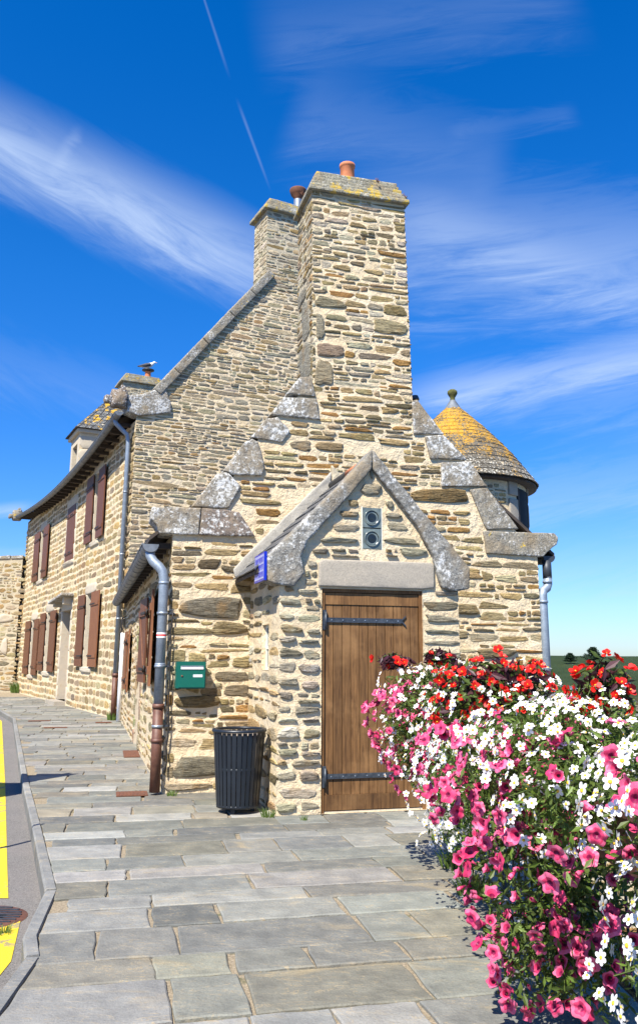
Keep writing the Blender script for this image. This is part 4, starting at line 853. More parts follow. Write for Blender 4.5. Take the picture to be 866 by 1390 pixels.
    for i, ((a0, b0), (a1, b1)) in enumerate(segs):
        dx, dy = a1-a0, b1-b0; l = math.hypot(dx, dy); px_, py_ = dy/l*.25, -dx/l*.25; e = .006
        block(m, TG, [(a0+dx*e, b0+dy*e), (a1-dx*e, b1-dy*e), (a1-dx*e+px_, b1-dy*e+py_), (a0+dx*e+px_, b0+dy*e+py_)], -.34, .10, 'yellowed_coping', 80+i, .03, .018, .14)
    a0, b0, a1, b1 = 4.6+.1, 13.75, 9.3, 7.9; block(m, TG, [(a0, b0), (a0, b0-.4), (a1-.3, b1-.3), (a1, b1)], -.34, .1, 'yellowed_coping', 90, .03, .018, .3)
    block(m, TG, [(-.28, 8.12), (.10, 8.2), (.42, 8.36), (.55, 8.54), (.74, 8.42), (.90, 8.05), (.90, 7.82), (.66, 7.75), (.03, 7.6), (-.26, 7.68)], -.34, .08, 'lichened_granite', 91, .03, .016, .12)
    m.build('gable_coping', root)
    def carving(parent, y, z, mat):
        m = MB(); Tz = lambda a, b, d: (a, b, d)
        block(m, TL, [(y-.16, z-.28), (y+.16, z-.28), (y+.20, z-.02), (y+.12, z+.20), (y-.12, z+.20), (y-.2, z-.02)], .28, .66, mat, int(y*7)+92, .07, .05, .07)
        block(m, TL, [(y-.10, z-.20), (y+.10, z-.20), (y+.12, z+.0), (y-.12, z+.0)], .60, .84, mat, int(y*7)+93, .05, .04, .06)
        for s in (-1, 1): block(m, TL, [(y+s*.12-.045, z+.1), (y+s*.12+.045, z+.1), (y+s*.14, z+.30)], .34, .46, mat, 94+s, .015, .01, .06)
        return m.build('carved_beast', parent)
    carving(root, .02, 8.05, 'brown_granite'); carving(root, 18.55, 7.75, 'yellowed_coping')
    # chimneys
    def chim(u0, u1, w0, w1, zb, zt, seed, pots, cowl=False):
        c = MB(); TA = lambda a, b, d: (a, w0-d, b); TB = lambda a, b, d: (u0-d, a, b)
        for T, p in ((TA, [(u0, zb), (u1, zb), (u1, zt), (u0, zt)]), (TB, [(w0, zb), (w1, zb), (w1, zt), (w0, zt)])):
            wallface(c, T, p, [], 'aged_mortar'); masonry(c, T, p, [], dict(ST_GABLE, h=(.09, .19), l=(.22, .6), gap=.035, N=9, pal=PAL_GREY+PAL_GABLE), seed); seed += 1
        c.poly([(u1, w0, zb), (u1, w1, zb), (u1, w1, zt), (u1, w0, zt)], 'aged_mortar'); c.poly([(u0, w1, zb), (u1, w1, zb), (u1, w1, zt), (u0, w1, zt)], 'aged_mortar')
        o = c.build('chimney', root); m = MB(); Tz = lambda a, b, d: (a, b, d)
        for i in range(5):
            e = .13-.06*i; z = zt+.095*i; block(m, Tz, [(u0-e, w0-e), (u1+e, w0-e), (u1+e, w1+e), (u0-e, w1+e)], z, z+.098, 'mossy_cap', 100+seed+i, .02, .02, .25)
        m.build('chimney_cap', o)
        for (x, y) in pots:
            m = MB(); z = zt+.44; m.lathe(x, y, [(.15, z), (.14, z+.38), (.15, z+.40)], 'terracotta', 14); m.lathe(x, y, [(.0, z+.5), (.30, z+.5), (.30, z+.46), (.06, z+.42), (0, z+.4)], 'dark_zinc', 14); m.build('chimney_pot', o)
        if cowl:
            m = MB(); z = zt+.44; m.lathe(4.85, .62, [(.13, z-.1), (.13, z+.62), (.22, z+.72), (.27, z+.86), (.26, z+.90), (0, z+.90)], 'rust', 16); m.lathe(4.85, .62, [(.134, z-.1), (.134, z+.55)], 'galvanised', 16); m.build('cowl', o)
    chim(3.56, 5.70, -.004, .95, 12.0, 14.45, 51, [], True)
    chim(3.66, 5.55, 17.3, 18.4, 12.4, 14.35, 55, [(4.95, 17.8)])
    # dormer
    m = MB(); u0, w0, w1, zb, zt = .35, 9.4, 11.0, 7.4, 9.50; TA = lambda a, b, d: (a, w0-d, b); TB = lambda a, b, d: (u0-d, a, b)
    wallface(m, TA, [(u0, zb), (2.6, zb), (2.6, zt), (u0, zt)], [], 'mortar'); wallface(m, TB, [(w0, zb), (w1, zb), (w1, zt), (w0, zt)], [(9.75, 8.0, 10.65, 9.15)], 'dressed_stone')
    m.poly([(u0, w1, zb), (2.6, w1, zb), (2.6, w1, zt), (u0, w1, zt)], 'mortar')
    rg = random.Random(8); z = zb
    while z < zt:
        hh = .5; stone(m, TA, u0+.32, z+hh/2, .32, hh/2-.015, .02, 10, (.46, .4, .3), rg, 14, 'dressed_stone', .02); stone(m, TA, u0+1.0, z+hh/2, .34, hh/2-.015, .02, 10, (.46, .36, .2), rg, 14, 'dressed_stone', .02); z += hh
    m.box((u0+.25, 9.75, 8.0), (u0+.28, 10.65, 9.15), 'window_dark')
    block(m, lambda a, b, d: (a, b, d), [(u0-.12, w0-.12), (2.7, w0-.12), (2.7, w1+.12), (u0-.12, w1+.12)], zt-.02, zt+.13, 'dressed_stone', 111, .03, .01, .3)
    d = m.build('dormer', root); m = MB(); e = .20; zz = zt+.12; A = (u0-e, w0-e, zz); B = (2.9, w0-e, zz); C = (2.9, w1+e, zz); D = (u0-e, w1+e, zz); wm = (w0+w1)/2; P1 = (1.35, wm, 11.0); P2 = (3.2, wm, 11.0)
    m.poly([A, B, C, D], 'dark_timber'); slates(m, B, A, P1, P2, .2, .22, 'white_lichen_slate', 5); slates(m, A, D, P1, P1, .2, .22, 'white_lichen_slate', 6); slates(m, D, C, P2, P1, .2, .22, 'white_lichen_slate', 7)
    m.poly([A, B, P2, P1], 'dark_timber'); m.poly([A, P1, D], 'dark_timber'); m.poly([D, P1, P2, C], 'dark_timber'); m.build('dormer_roof', d)
    return root
house()
# spare mesh objects left by the data swap: keep one shutter only
for o in [o for o in bpy.data.objects if o.name.startswith('shutter') and o.parent and o.parent.name.startswith('window') and tuple(o.location) == (0, 0, 0)]:
    bpy.data.objects.remove(o)

# ------------------------------------------------------------------ turret
def turret():
    cx, cy = 2.50, 15.0; root = thing('stair_turret', 'round stair turret with a golden lichened conical slate roof behind the low house', 'turret', (cx, cy, 0), 0)
    r = 1.26; T = lambda a, b, d: ((r+d)*math.sin(a/r), -(r+d)*math.cos(a/r), b)
    m = MB(); k = m.mat('mortar'); N = 48; b = len(m.v)
    for z in (-.1, 4.5): m.pts([(r*math.cos(6.2832*i/N), r*math.sin(6.2832*i/N), z) for i in range(N)])
    a0, a1 = .80*r, 1.28*r
    for i in range(N): m.face([b+i, b+(i+1) % N, b+N+(i+1) % N, b+N+i], k, True)
    masonry(m, T, [(-r*1.5, 2.2), (r*2.4, 2.2), (r*2.4, 4.4), (-r*1.5, 4.4)], [(a0-.28, 2.9, a1+.28, 4.5)], dict(ST_CHIM, h=(.06, .12), l=(.12, .32)), 61)
    for z in (2.9, 3.3, 3.8, 4.25):
        for aa in (a0-.11, a1+.11): block(m, T, [(aa-.12, z), (aa+.12, z), (aa+.12, z+.39 if z < 4.2 else 4.5), (aa-.12, z+.39 if z < 4.2 else 4.5)], -.05, .035, 'lintel_stone', int(z*10), .015, .006, .1)
    m.build('wall', root)
    m = MB(); block(m, T, [(a0+.01, 2.9), (a1-.01, 2.9), (a1-.01, 4.4), (a0+.01, 4.4)], -.1, .012, 'black_void', 3, .004, 0, .1)
    for aa in (a0+.02, a1-.06): block(m, T, [(aa, 2.9), (aa+.05, 2.9), (aa+.05, 4.4), (aa, 4.4)], -.05, .025, 'dark_timber', 4, .004, 0, .2)
    m.build('window', root)
    m = MB(); rng = random.Random(6); rows = 17; R0, z0, z1 = 1.47, 4.53, 6.12
    prof = lambda t: (R0*(1-t)**1.0+.10*t+.075*math.sin(math.pi*t), z0+(z1-z0)*(t**.97))
    N = 48; m.lathe(0, 0, [(r-.1, z0-.05), (R0-.02, z0-.05), (R0-.02, z0)]+[(prof(t/20)[0]-.02, prof(t/20)[1]-.012) for t in range(21)], 'dark_timber', N)
    for q in range(rows):
        ra, za = prof(q/rows); rb, zb = prof(min(1, (q+1.3)/rows)); n = max(8, int(6.283*ra/.15)); o = rng.random()
        for i in range(n):
            t0 = 6.2832*(i+o)/n; t1 = 6.2832*(i+o+.97)/n; kk = rng.uniform(.7, 1.35); l = rng.uniform(.014, .026); c = (.095*kk, .085*kk, .07*kk)
            P = [(ra+l, t0, za), (ra+l, t1, za+rng.uniform(-.006, .006)), (rb+.004, t1*.5+t0*.5+(t1-t0)*.5*rb/max(ra, .01), zb), (rb+.004, t0, zb)]
            P[2] = (rb+.004, t1, zb)
            top = [(p[0]*math.cos(p[1]), p[0]*math.sin(p[1]), p[2]+.006) for p in P]; bot = [(x*.99, y*.99, z-.012) for x, y, z in top]; m.hexa(bot+top, 'lichen_slate', c)
    m.build('conical_roof', root)
    m = MB(); m.lathe(0, 0, [(.21, 6.0), (.15, 6.09), (.07, 6.22), (.05, 6.25)], 'aged_zinc', 16)
    m.lathe(0, 0, [(.05, 6.25), (.045, 6.30), (.07, 6.34), (.095, 6.385), (.09, 6.43), (.05, 6.46), (0, 6.47)], 'moss', 16); m.build('finial', root)
turret()

# ------------------------------------------------------------------ far wall on the left
def far_wall():
    root = thing('rubble_wall', 'tall grey brown rubble wall at the far left end of the street', 'wall', (-13.0, 36.6, 0), R(190))
    m = MB(); T = lambda a, b, d: (a, d, b); p = [(0, -.1), (14, -.1), (14, 5.1), (8, 5.2), (.0, 5.75)]
    wallface(m, T, p, [], 'aged_mortar'); masonry(m, T, [(-.4, 0), (7, 0), (7, 5.2), (-.4, 5.6)], [], dict(ST_GABLE, h=(.12, .26), l=(.2, .6), n=(2, 3.2), pal=PAL_GABLE+PAL_BLOCK, N=9, rough=.16), 88)
    m.poly([(0, 0, 5.75), (8, 0, 5.2), (8, -.6, 5.2), (0, -.6, 5.75)], 'aged_mortar'); m.poly([(8, 0, 5.2), (14, 0, 5.1), (14, -.6, 5.1), (8, -.6, 5.2)], 'aged_mortar')
    m.poly([(0, -.6, 0), (14, -.6, 0), (14, -.6, 5.1), (8, -.6, 5.2), (0, -.6, 5.75)], 'aged_mortar')
    rg = random.Random(1)
    for (a, b, c, d) in ((.35, 1.55, .62, 2.25), (2.0, .85, 2.3, 1.5), (.2, 2.9, .8, 3.3)): stone(m, T, (a+c)/2, (b+d)/2, (c-a)/2, (d-b)/2, .04, 8, (.6, .56, .48), rg, 12, 'dressed_stone', .03)
    m.build('masonry', root); m = MB()
    for i in range(26): m.hexa([(i*.54, .05, 5.72-i*.034), (i*.54+.5, .05, 5.69-i*.034), (i*.54+.5, -.65, 5.69-i*.034), (i*.54, -.65, 5.72-i*.034), (i*.54, .05, 5.84-i*.034+.02*(i % 3)), (i*.54+.5, .05, 5.8-i*.034), (i*.54+.5, -.65, 5.8-i*.034), (i*.54, -.65, 5.84-i*.034)], 'lichened_granite')
    m.build('coping', root)
far_wall()

# ------------------------------------------------------------------ street things
def mailbox():
    root = thing('mailbox', 'green metal mailbox fixed on the stone wall above the litter bin', 'mailbox', Fp(.085, -.03, 1.15), FA)
    m = MB(); w, h, d = .335, .30, .17
    bm = bmesh.new(); bmesh.ops.create_cube(bm, size=1); bmesh.ops.scale(bm, vec=(w, d, h), verts=bm.verts); bmesh.ops.translate(bm, vec=(w/2, -d/2, h/2), verts=bm.verts)
    bmesh.ops.bevel(bm, geom=list(bm.edges), offset=.008, segments=2, affect='EDGES'); bm.verts.index_update(); b = m.pts([v.co for v in bm.verts]); k = m.mat('green_enamel')
    for f in bm.faces: m.face([b+v.index for v in f.verts], k)
    bm.free(); m.build('body', root)
    m = MB(); m.box((.03, -d-.006, .015), (w-.012, -d-.0005, .195), 'green_enamel'); dr = m.build('door', root)
    m = MB(); m.lathe(0, 0, [(.011, 0), (.011, .006), (0, .007)], 'rust', 12); o = m.build('lock', dr); o.rotation_euler.x = R(90); o.location = (.065, -d-.0062, .14)
    m = MB(); m.box((.05, -d-.008, .215), (w-.03, -d-.0005, .25), 'white_label'); m.box((.05, -d-.014, .247), (w-.03, -d-.008, .254), 'galvanised'); m.build('letter_flap', root)
    m = MB(); m.box((.19, -d-.0085, .128), (.295, -d-.0062, .156), 'white_label'); m.build('name_plate', dr)
mailbox()
def bin_():
    cx, cy = -.79, 8.80; root = thing('litter_bin', 'dark navy slatted metal litter bin standing beside the porch', 'litter bin', (cx, cy, 0), 0)
    m = MB(); n = 30; zt, zb, rt, rb = .765, .05, .262, .212
    for i in range(n):
        a = 6.2832*i/n; h = 6.2832/n*.39
        P = []
        for z, r in ((zb, rb), (zt, rt)):
            for (dr, s) in ((0, -1), (0, 1), (-.006, 1), (-.006, -1)): P.append(((r+dr)*math.cos(a+s*h), (r+dr)*math.sin(a+s*h), z))
        m.hexa([P[0], P[1], P[2], P[3], P[4], P[5], P[6], P[7]], 'navy_steel')
    m.build('slats', root)
    m = MB(); m.lathe(0, 0, [(.25, .768), (.276, .768), (.279, .778), (.274, .795), (.235, .797), (.228, .785), (.235, .77)], 'navy_steel', 40); m.build('rim', root)
    m = MB(); m.lathe(0, 0, [(.0, .055), (.20, .055), (.213, .05), (.213, .075), (.205, .08)], 'navy_steel', 40); hp = MB(); hp.lathe(0, 0, [(.225, .40), (.235, .40), (.235, .43), (.225, .43)], 'navy_steel', 40); hp.build('hoop', root)
    for a in (.3, 2.4, 4.5): m.box((.15*math.cos(a)-.02, .15*math.sin(a)-.02, 0), (.15*math.cos(a)+.02, .15*math.sin(a)+.02, .055), 'navy_steel')
    m.build('base', root)
    m = MB(); m.lathe(0, 0, [(0, .08), (.185, .08), (.225, .74), (.222, .74), (.18, .09), (0, .09)], 'liner', 32); m.build('liner', root)
bin_()
def blue_sign():
    root = thing('street_name_plate', 'small blue and white street name plate on the porch corner', 'sign', Fp(.79, -1.64, 2.27), FA)
    m = MB(); m.box((-.014, 0, 0), (.014, .50, .29), 'blue_enamel'); m.build('plate', root)
    m = MB(); m.box((-.0165, .02, .02), (-.0142, .48, .27), 'pale_lilac'); rg = random.Random(4)
    for z in (.04, .115, .19):
        y = .03
        while y < .45:
            w = rg.uniform(.018, .035); m.box((-.018, y, z), (-.0166, y+w*.4, z+.055), 'blue_enamel'); m.box((-.018, y+w*.4, z+rg.choice((.0, .022, .045))), (-.0166, y+w, z+.055 if rg.random() < .3 else z+.05+.004), 'blue_enamel'); y += w+.014
    m.build('lettering', root)
    m = MB(); m.box((.014, .1, .10), (.17, .13, .12), 'iron_strap'); m.build('bracket', root); m = MB(); m.box((.014, .36, .10), (.17, .39, .12), 'iron_strap'); m.build('bracket', root)
blue_sign()
def gull():
    # stands on the cowl of the far chimney pot
    G = lambda u, w, z: (GO[0]+u*math.cos(GA)-w*math.sin(GA), GO[1]+u*math.sin(GA)+w*math.cos(GA), z)
    root = thing('gull', 'dark backed gull standing on the far chimney pot', 'bird', G(4.95, 17.8, 15.29), R(8))
    m = MB(); prof = [(-.42, .14, .012), (-.30, .17, .05), (-.15, .20, .10), (0, .23, .125), (.13, .27, .11), (.20, .32, .075), (.24, .37, .062), (.29, .40, .058), (.33, .40, .035), (.35, .395, .01)]
    m.tube([(x, 0, z) for x, z, r in prof], [r for _, _, r in prof], 'gull_white', 12); m.build('body', root)
    m = MB()
    for s in (-1, 1): m.tube([(-.52, s*.03, .16), (-.3, s*.06, .19), (-.1, s*.085, .22), (.08, s*.08, .25), (.16, s*.06, .25)], [.015, .06, .10, .09, .02], 'gull_dark', 8)
    m.build('wings', root); m = MB(); m.tube([(.345, 0, .395), (.41, 0, .385), (.425, 0, .37)], [.016, .012, .003], 'beak', 6); m.build('bill', root)
    m = MB()
    for s in (-1, 1): m.tube([(.0, s*.04, .13), (.0, s*.04, .01), (.05, s*.04, .004)], .008, 'beak', 6)
    m.build('legs', root)
gull()
def drains():
    spec = [((-6.55, 20.4), .50, .17, 'long rust coloured drain grate furthest up the pavement'), ((-5.6, 18.55), .48, .17, 'long rust coloured grate just below the furthest one'),
            ((-4.95, 20.05), .36, .2, 'rust coloured grate at the foot of the far downpipe'), ((-2.92, 13.7), .24, .9, 'rusty grate against the wall beside the low side door'), ((-2.06, 9.80), .34, .30, 'nearest rusty grate by the corner downpipe')]
    for (x, y), w, l, lab in spec:
        m = MB(); m.box((-w/2, -l/2, .0), (w/2, l/2, .010), 'rust'); n = max(5, int(w/.04))
        for i in range(n): m.box((-w/2+.015+i*(w-.03)/n, -l/2+.015, .010), (-w/2+.015+(i+.55)*(w-.03)/n, l/2-.015, .014), 'rust')
        o = m.build('drain_grate', None, (x, y, .004), R(14)); tag(o, lab, 'drain', 'drain grates in the pavement')
    m = MB(); m.lathe(0, 0, [(0, .0), (.0, .008), (.25, .008), (.27, .0)], 'brown_iron', 32)
    for i in range(9):
        z = -.2+i*.05; l = math.sqrt(max(0, .23**2-z*z)); m.box((-l, z-.008, .008), (l, z+.008, .014), 'iron_strap')
    o = m.build('manhole_cover', None, (-2.10, 5.72, -.119)); tag(o, 'round iron manhole cover interrupting the yellow line', 'manhole cover')
drains()
def weeds():
    for i, (x, y, n, s, lab) in enumerate([(-1.60, 9.72, 30, .07, 'small weed tuft at the base of the corner downpipe'), (-.47, 8.50, 46, .08, 'weed tuft between the litter bin and the porch corner'), (1.01, 6.55, 70, .12, 'grass tuft at the pavement edge under the flowers, the farther one'),
                                           (1.02, 5.85, 90, .13, 'yellow green grass tuft at the pavement edge, the nearer one'), (-4.95, 20.9, 60, .2, 'green weed at the foot of the far downpipe'), (-12.6, 36.0, 80, .4, 'weed clump at the foot of the far rubble wall'), (-.12, 8.36, 24, .05, 'little weed at the foot of the porch pier'), (-1.86, 5.42, 30, .06, 'tiny weeds in the gutter beside the kerb end')]):
        rg = random.Random(i+50); m = MB(); k = m.mat('grass')
        for _ in range(n):
            a = rg.uniform(0, 6.28); r = rg.uniform(0, s*.8); l = s*rg.uniform(.5, 1.2); px, py = r*math.cos(a), r*math.sin(a); lean = rg.uniform(.1, .7)*l; w = s*.05
            b = m.pts([(px-w, py, 0), (px+w, py, 0), (px+lean*.4*math.cos(a)+w*.8, py+lean*.4*math.sin(a), l*.6), (px+lean*.4*math.cos(a)-w*.8, py+lean*.4*math.sin(a), l*.6), (px+lean*math.cos(a), py+lean*math.sin(a), l)])
            m.face([b, b+1, b+2, b+3], k); m.face([b+3, b+2, b+4], k)
        tag(m.build('weed_tuft', None, (x, y, -.12 if i == 7 else 0)), lab, 'weed', 'weeds along wall and pavement')
weeds()
def roadside():
    root = thing('shadow_board', 'unseen brown board on two posts, added at the left to shade the road', 'sign', (-4.95, 9.1, -.12), R(5))  # invented board outside the frame, added to throw the broad shadow at the kerb
    m = MB(); m.box((-.65, -.02, 1.5), (.65, .02, 3.3), 'shutter_faded'); m.build('panel', root)
    for x in (-.5, .5): m = MB(); m.tube([(x, .05, 0), (x, .05, 3.35)], .035, 'galvanised', 10); m.build('post', root)
    m = MB(); m.tube([(0, 0, 0), (0, 0, 1.98)], .022, 'galvanised', 10); m.lathe(0, 0, [(.05, 0), (.05, .02), (.022, .03)], 'galvanised', 10); m.lathe(0, 0, [(.024, 1.96), (.02, 2.0), (0, 2.01)], 'galvanised', 10)
    o = m.build('shadow_post', None, (-3.2, 6.75, -.12)); tag(o, 'unseen slim grey post, added to cast a thin shadow on the road', 'post')  # out of view, added so its thin shadow falls across the road
roadside()

# ------------------------------------------------------------------ trees on the heath
def conifer(x, y, z, h, seed, lab):
    rg = random.Random(seed); root = thing('conifer_tree', lab, 'tree', (x, y, z), 0, 'dark conifers on the horizon')
    m = MB(); m.tube([(0, 0, -.6), (.05, 0, h*.5), (0, .05, h*.95)], [.09*h*.5, .06*h*.5, .015], 'bark', 8)
    m.build('trunk', root); m = MB(); k = m.mat('needle')
    for lay in range(9):
        t = lay/8; zc = h*(.22+.75*t); rad = h*(.85-.62*t)*rg.uniform(.75, 1.1)
        for b in range(9):
            a = rg.uniform(0, 6.28); L = rad*rg.uniform(.6, 1.1)
            for _ in range(46):
                s = rg.random()**.7; p = Vector((L*s*math.cos(a), L*s*math.sin(a), zc+L*.12*s+rg.gauss(0, .03*h))); p += Vector((rg.gauss(0, .06*h), rg.gauss(0, .06*h), 0)); w = .045*h
                d1 = Vector((rg.gauss(0, 1), rg.gauss(0, 1), rg.gauss(0, .4))).normalized()*w; d2 = Vector((rg.gauss(0, 1), rg.gauss(0, 1), rg.gauss(0, .4))).normalized()*w
                q = m.pts([p-d1, p+d2, p+d1, p-d2]); m.face([q, q+1, q+2, q+3], k)
    m.build('crown', root)
conifer(32.3, 100, 1.1, 1.75, 3, 'dark spreading conifer on the horizon right of the downpipe, the taller'); conifer(29.9, 101, 1.0, 1.2, 4, 'lower dark conifer bush on the horizon beside the taller one')
conifer(27.0, 102, .9, 1.0, 5, 'smallest dark bush on the horizon nearest the house corner')

# ------------------------------------------------------------------ railing, troughs and flowers
def rail_x(y): # line of the railing
    pts = [(0.6, 1.42), (2, 1.26), (3.2, 1.13), (4.5, 1.08), (5.5, 1.0), (6.9, .90)]
    for (y0, x0), (y1, x1) in zip(pts, pts[1:]):
        if y <= y1: return x0+(x1-x0)*(y-y0)/(y1-y0)
    return pts[-1][1]
def railing():
    root = thing('metal_railing', 'dark metal railing almost hidden behind the hanging flowers', 'railing', (1.1, 4, 0), 0); ox, oy = 1.1, 4
    ys = [.8, 2.0, 3.2, 4.4, 5.6, 6.8]; X = lambda y: rail_x(y)+.18-ox
    for y in ys: m = MB(); m.box((X(y)-.02, y-oy-.02, 0), (X(y)+.02, y-oy+.02, 1.02), 'iron_strap'); m.box((X(y)-.05, y-oy-.05, 0), (X(y)+.05, y-oy+.05, .012), 'iron_strap'); m.build('post', root)
    for z in (1.0, .18): m = MB(); m.tube([(X(y), y-oy, z) for y in ys], .02, 'iron_strap', 8); m.build('rail', root)
    m = MB(); y = .9
    while y < 6.8: m.tube([(X(y), y-oy, .18), (X(y), y-oy, 1.0)], .007, 'iron_strap', 6); y += .11
    m.build('bars', root)
    # low stone edging
    m = MB(); T = lambda a, b, d: (a, b, d); rg = random.Random(3)
    ed = [(6.95, 1.02), (6.2, 1.08), (5.4, 1.12), (4.5, 1.12), (3.4, 1.2), (2.2, 1.34), (0, 1.5)]
    for (y0, x0), (y1, x1) in zip(ed, ed[1:]): block(m, T, [(x0, y0-.01), (x0+.45, y0-.01), (x1+.45, y1+.01), (x1, y1+.01)], -.02, rg.uniform(.05, .13), 'porch_granite' if rg.random() < .3 else 'lintel_stone', int(y0*9), .03, .015, .12)
    tag(m.build('edging_stones'), 'row of rough edging stones along the pavement under the flowers', 'edging')
railing()
def blossom_meshes():
    out = {}
    def mk(name, mb): o = mb.build(name); me = o.data; bpy.data.objects.remove(o); return me
    # petunia: five lobed funnel, radius 1, facing +z
    L = []
    for v in range(6):
        rg = random.Random(v); m = MB(); N = 25; rings = [(0, -.45, 'pink_throat'), (.12, -.35, 'pink_throat'), (.30, -.10, 'pink_throat'), (.62, .0, 'pink_petal'), (1.0, -.03, 'pink_edge')]
        if v == 3: rings = [(0, -.6, 0), (.12, -.5, 0), (.26, -.15, 0), (.5, .18, 0), (.72, .40, 0)]
        if v == 4: rings = [(0, -.6, 0), (.1, -.5, 0), (.14, -.1, 0), (.22, .25, 0), (.16, .6, 0)]
        if v == 5: rings = [(0, -.35, 0), (.12, -.25, 0), (.34, -.05, 0), (.66, -.06, 0), (.95, -.30, 0)]
        b = 0
        for r, z, _ in rings:
            m.pts([((r*(1+(.11*math.cos(5*t)*(1+.5*math.sin(t*2+v)) if r > .5 else 0)))*math.cos(t), (r*(1+(.11*math.cos(5*t) if r > .5 else 0)))*math.sin(t), z+(.10*math.cos(5*t+.4)+rg.uniform(-.07, .07) if r > .5 else 0)) for t in [6.2832*i/N for i in range(N)]])
        for j in range(4):
            k = m.mat(('pink_throat', 'pink_throat', 'pink_petal', 'pink_edge' if v != 1 else 'pink_petal')[j])
            for i in range(N): m.face([j*N+i, j*N+(i+1) % N, (j+1)*N+(i+1) % N, (j+1)*N+i], k, True)
        m.tube([(0, 0, -.42), (.05, 0, -.9)], [.12, .05], 'leaf', 6); L.append(mk('petunia_blossom', m))
    out['pink'] = L; L = []
    for v in range(4):
        rg = random.Random(10+v); m = MB(); n = (5, 6, 5, 7)[v]; k = m.mat('white_petal')
        for i in range(n):
            a = 6.2832*(i+rg.uniform(-.1, .1))/n; l = rg.uniform(.88, 1.08); dz = rg.uniform(-.18, .12); w = .36 if n < 7 else .3
            def P(r, s, z): return (r*math.cos(a)-s*math.sin(a), r*math.sin(a)+s*math.cos(a), z)
            b = m.pts([P(.15, -.08, 0), P(.15, .08, 0), P(.5*l, w*.85, .05+dz*.4), P(.5*l, -w*.85, .05+dz*.4), P(.82*l, w*.8, dz*.8), P(.82*l, -w*.8, dz*.8), P(l, w*.25, dz), P(l, -w*.25, dz), P(.5*l, 0, dz*.4-.02), P(.86*l, 0, dz*.8-.05)])
            for q in ((0, 1, 2, 8), (0, 8, 3), (8, 2, 4, 9), (3, 8, 9, 5), (9, 4, 6), (5, 9, 7), (9, 6, 7)): m.face([b+x for x in q], k, True)
        m.lathe(0, 0, [(.24, .0), (.25, .08), (.15, .17), (0, .2)], 'flower_eye', 9); L.append(mk('white_blossom', m))
    out['white'] = L; L = []
    for v in range(3):
        rg = random.Random(20+v); m = MB(); k = m.mat('red_petal')
        for i in range(9):
            a = 6.2832*i/9*2.4; r0 = .25 if i > 4 else .5; tilt = rg.uniform(.0, .6)+(.5 if i > 4 else 0); l = rg.uniform(.6, .8)
            def P(r, s): return ((r0*.3+r*math.cos(tilt)*l)*math.cos(a)-s*math.sin(a), (r0*.3+r*math.cos(tilt)*l)*math.sin(a)+s*math.cos(a), r*math.sin(tilt)*l*.8-.1*s*s)
            b = m.pts([P(0, -.05), P(0, .05), P(.5, .36), P(.5, -.36), P(.95, .26), P(.95, -.26), P(1.1, 0), P(.5, 0)])
            for q in ((0, 1, 2, 7), (0, 7, 3), (7, 2, 4, 6), (3, 7, 6, 5)): m.face([b+x for x in q], k, True)
        m.lathe(0, 0, [(.1, .05), (.08, .2), (0, .25)], 'flower_eye', 6); L.append(mk('red_blossom', m))
    out['red'] = L
    return out
BL = blossom_meshes()
def leaf_cloud(m, pts, size, rg, mats, squash=1):
    for p, nrm in pts:
        k = m.mat(rg.choice(mats)); s = size*rg.uniform(.6, 1.3)
        a = Vector((rg.gauss(0, 1), rg.gauss(0, 1), rg.gauss(0, 1))); a = (a+nrm*.6).normalized(); t = a.cross(Vector((rg.gauss(0, 1), rg.gauss(0, 1), rg.gauss(0, 1)))).normalized(); b = a.cross(t)
        q = m.pts([p-t*s, p+b*s*.33-t*s*.1, p+t*s, p-b*s*.33-t*s*.1+a*s*.15]); m.face([q, q+1, q+2, q+3], k)
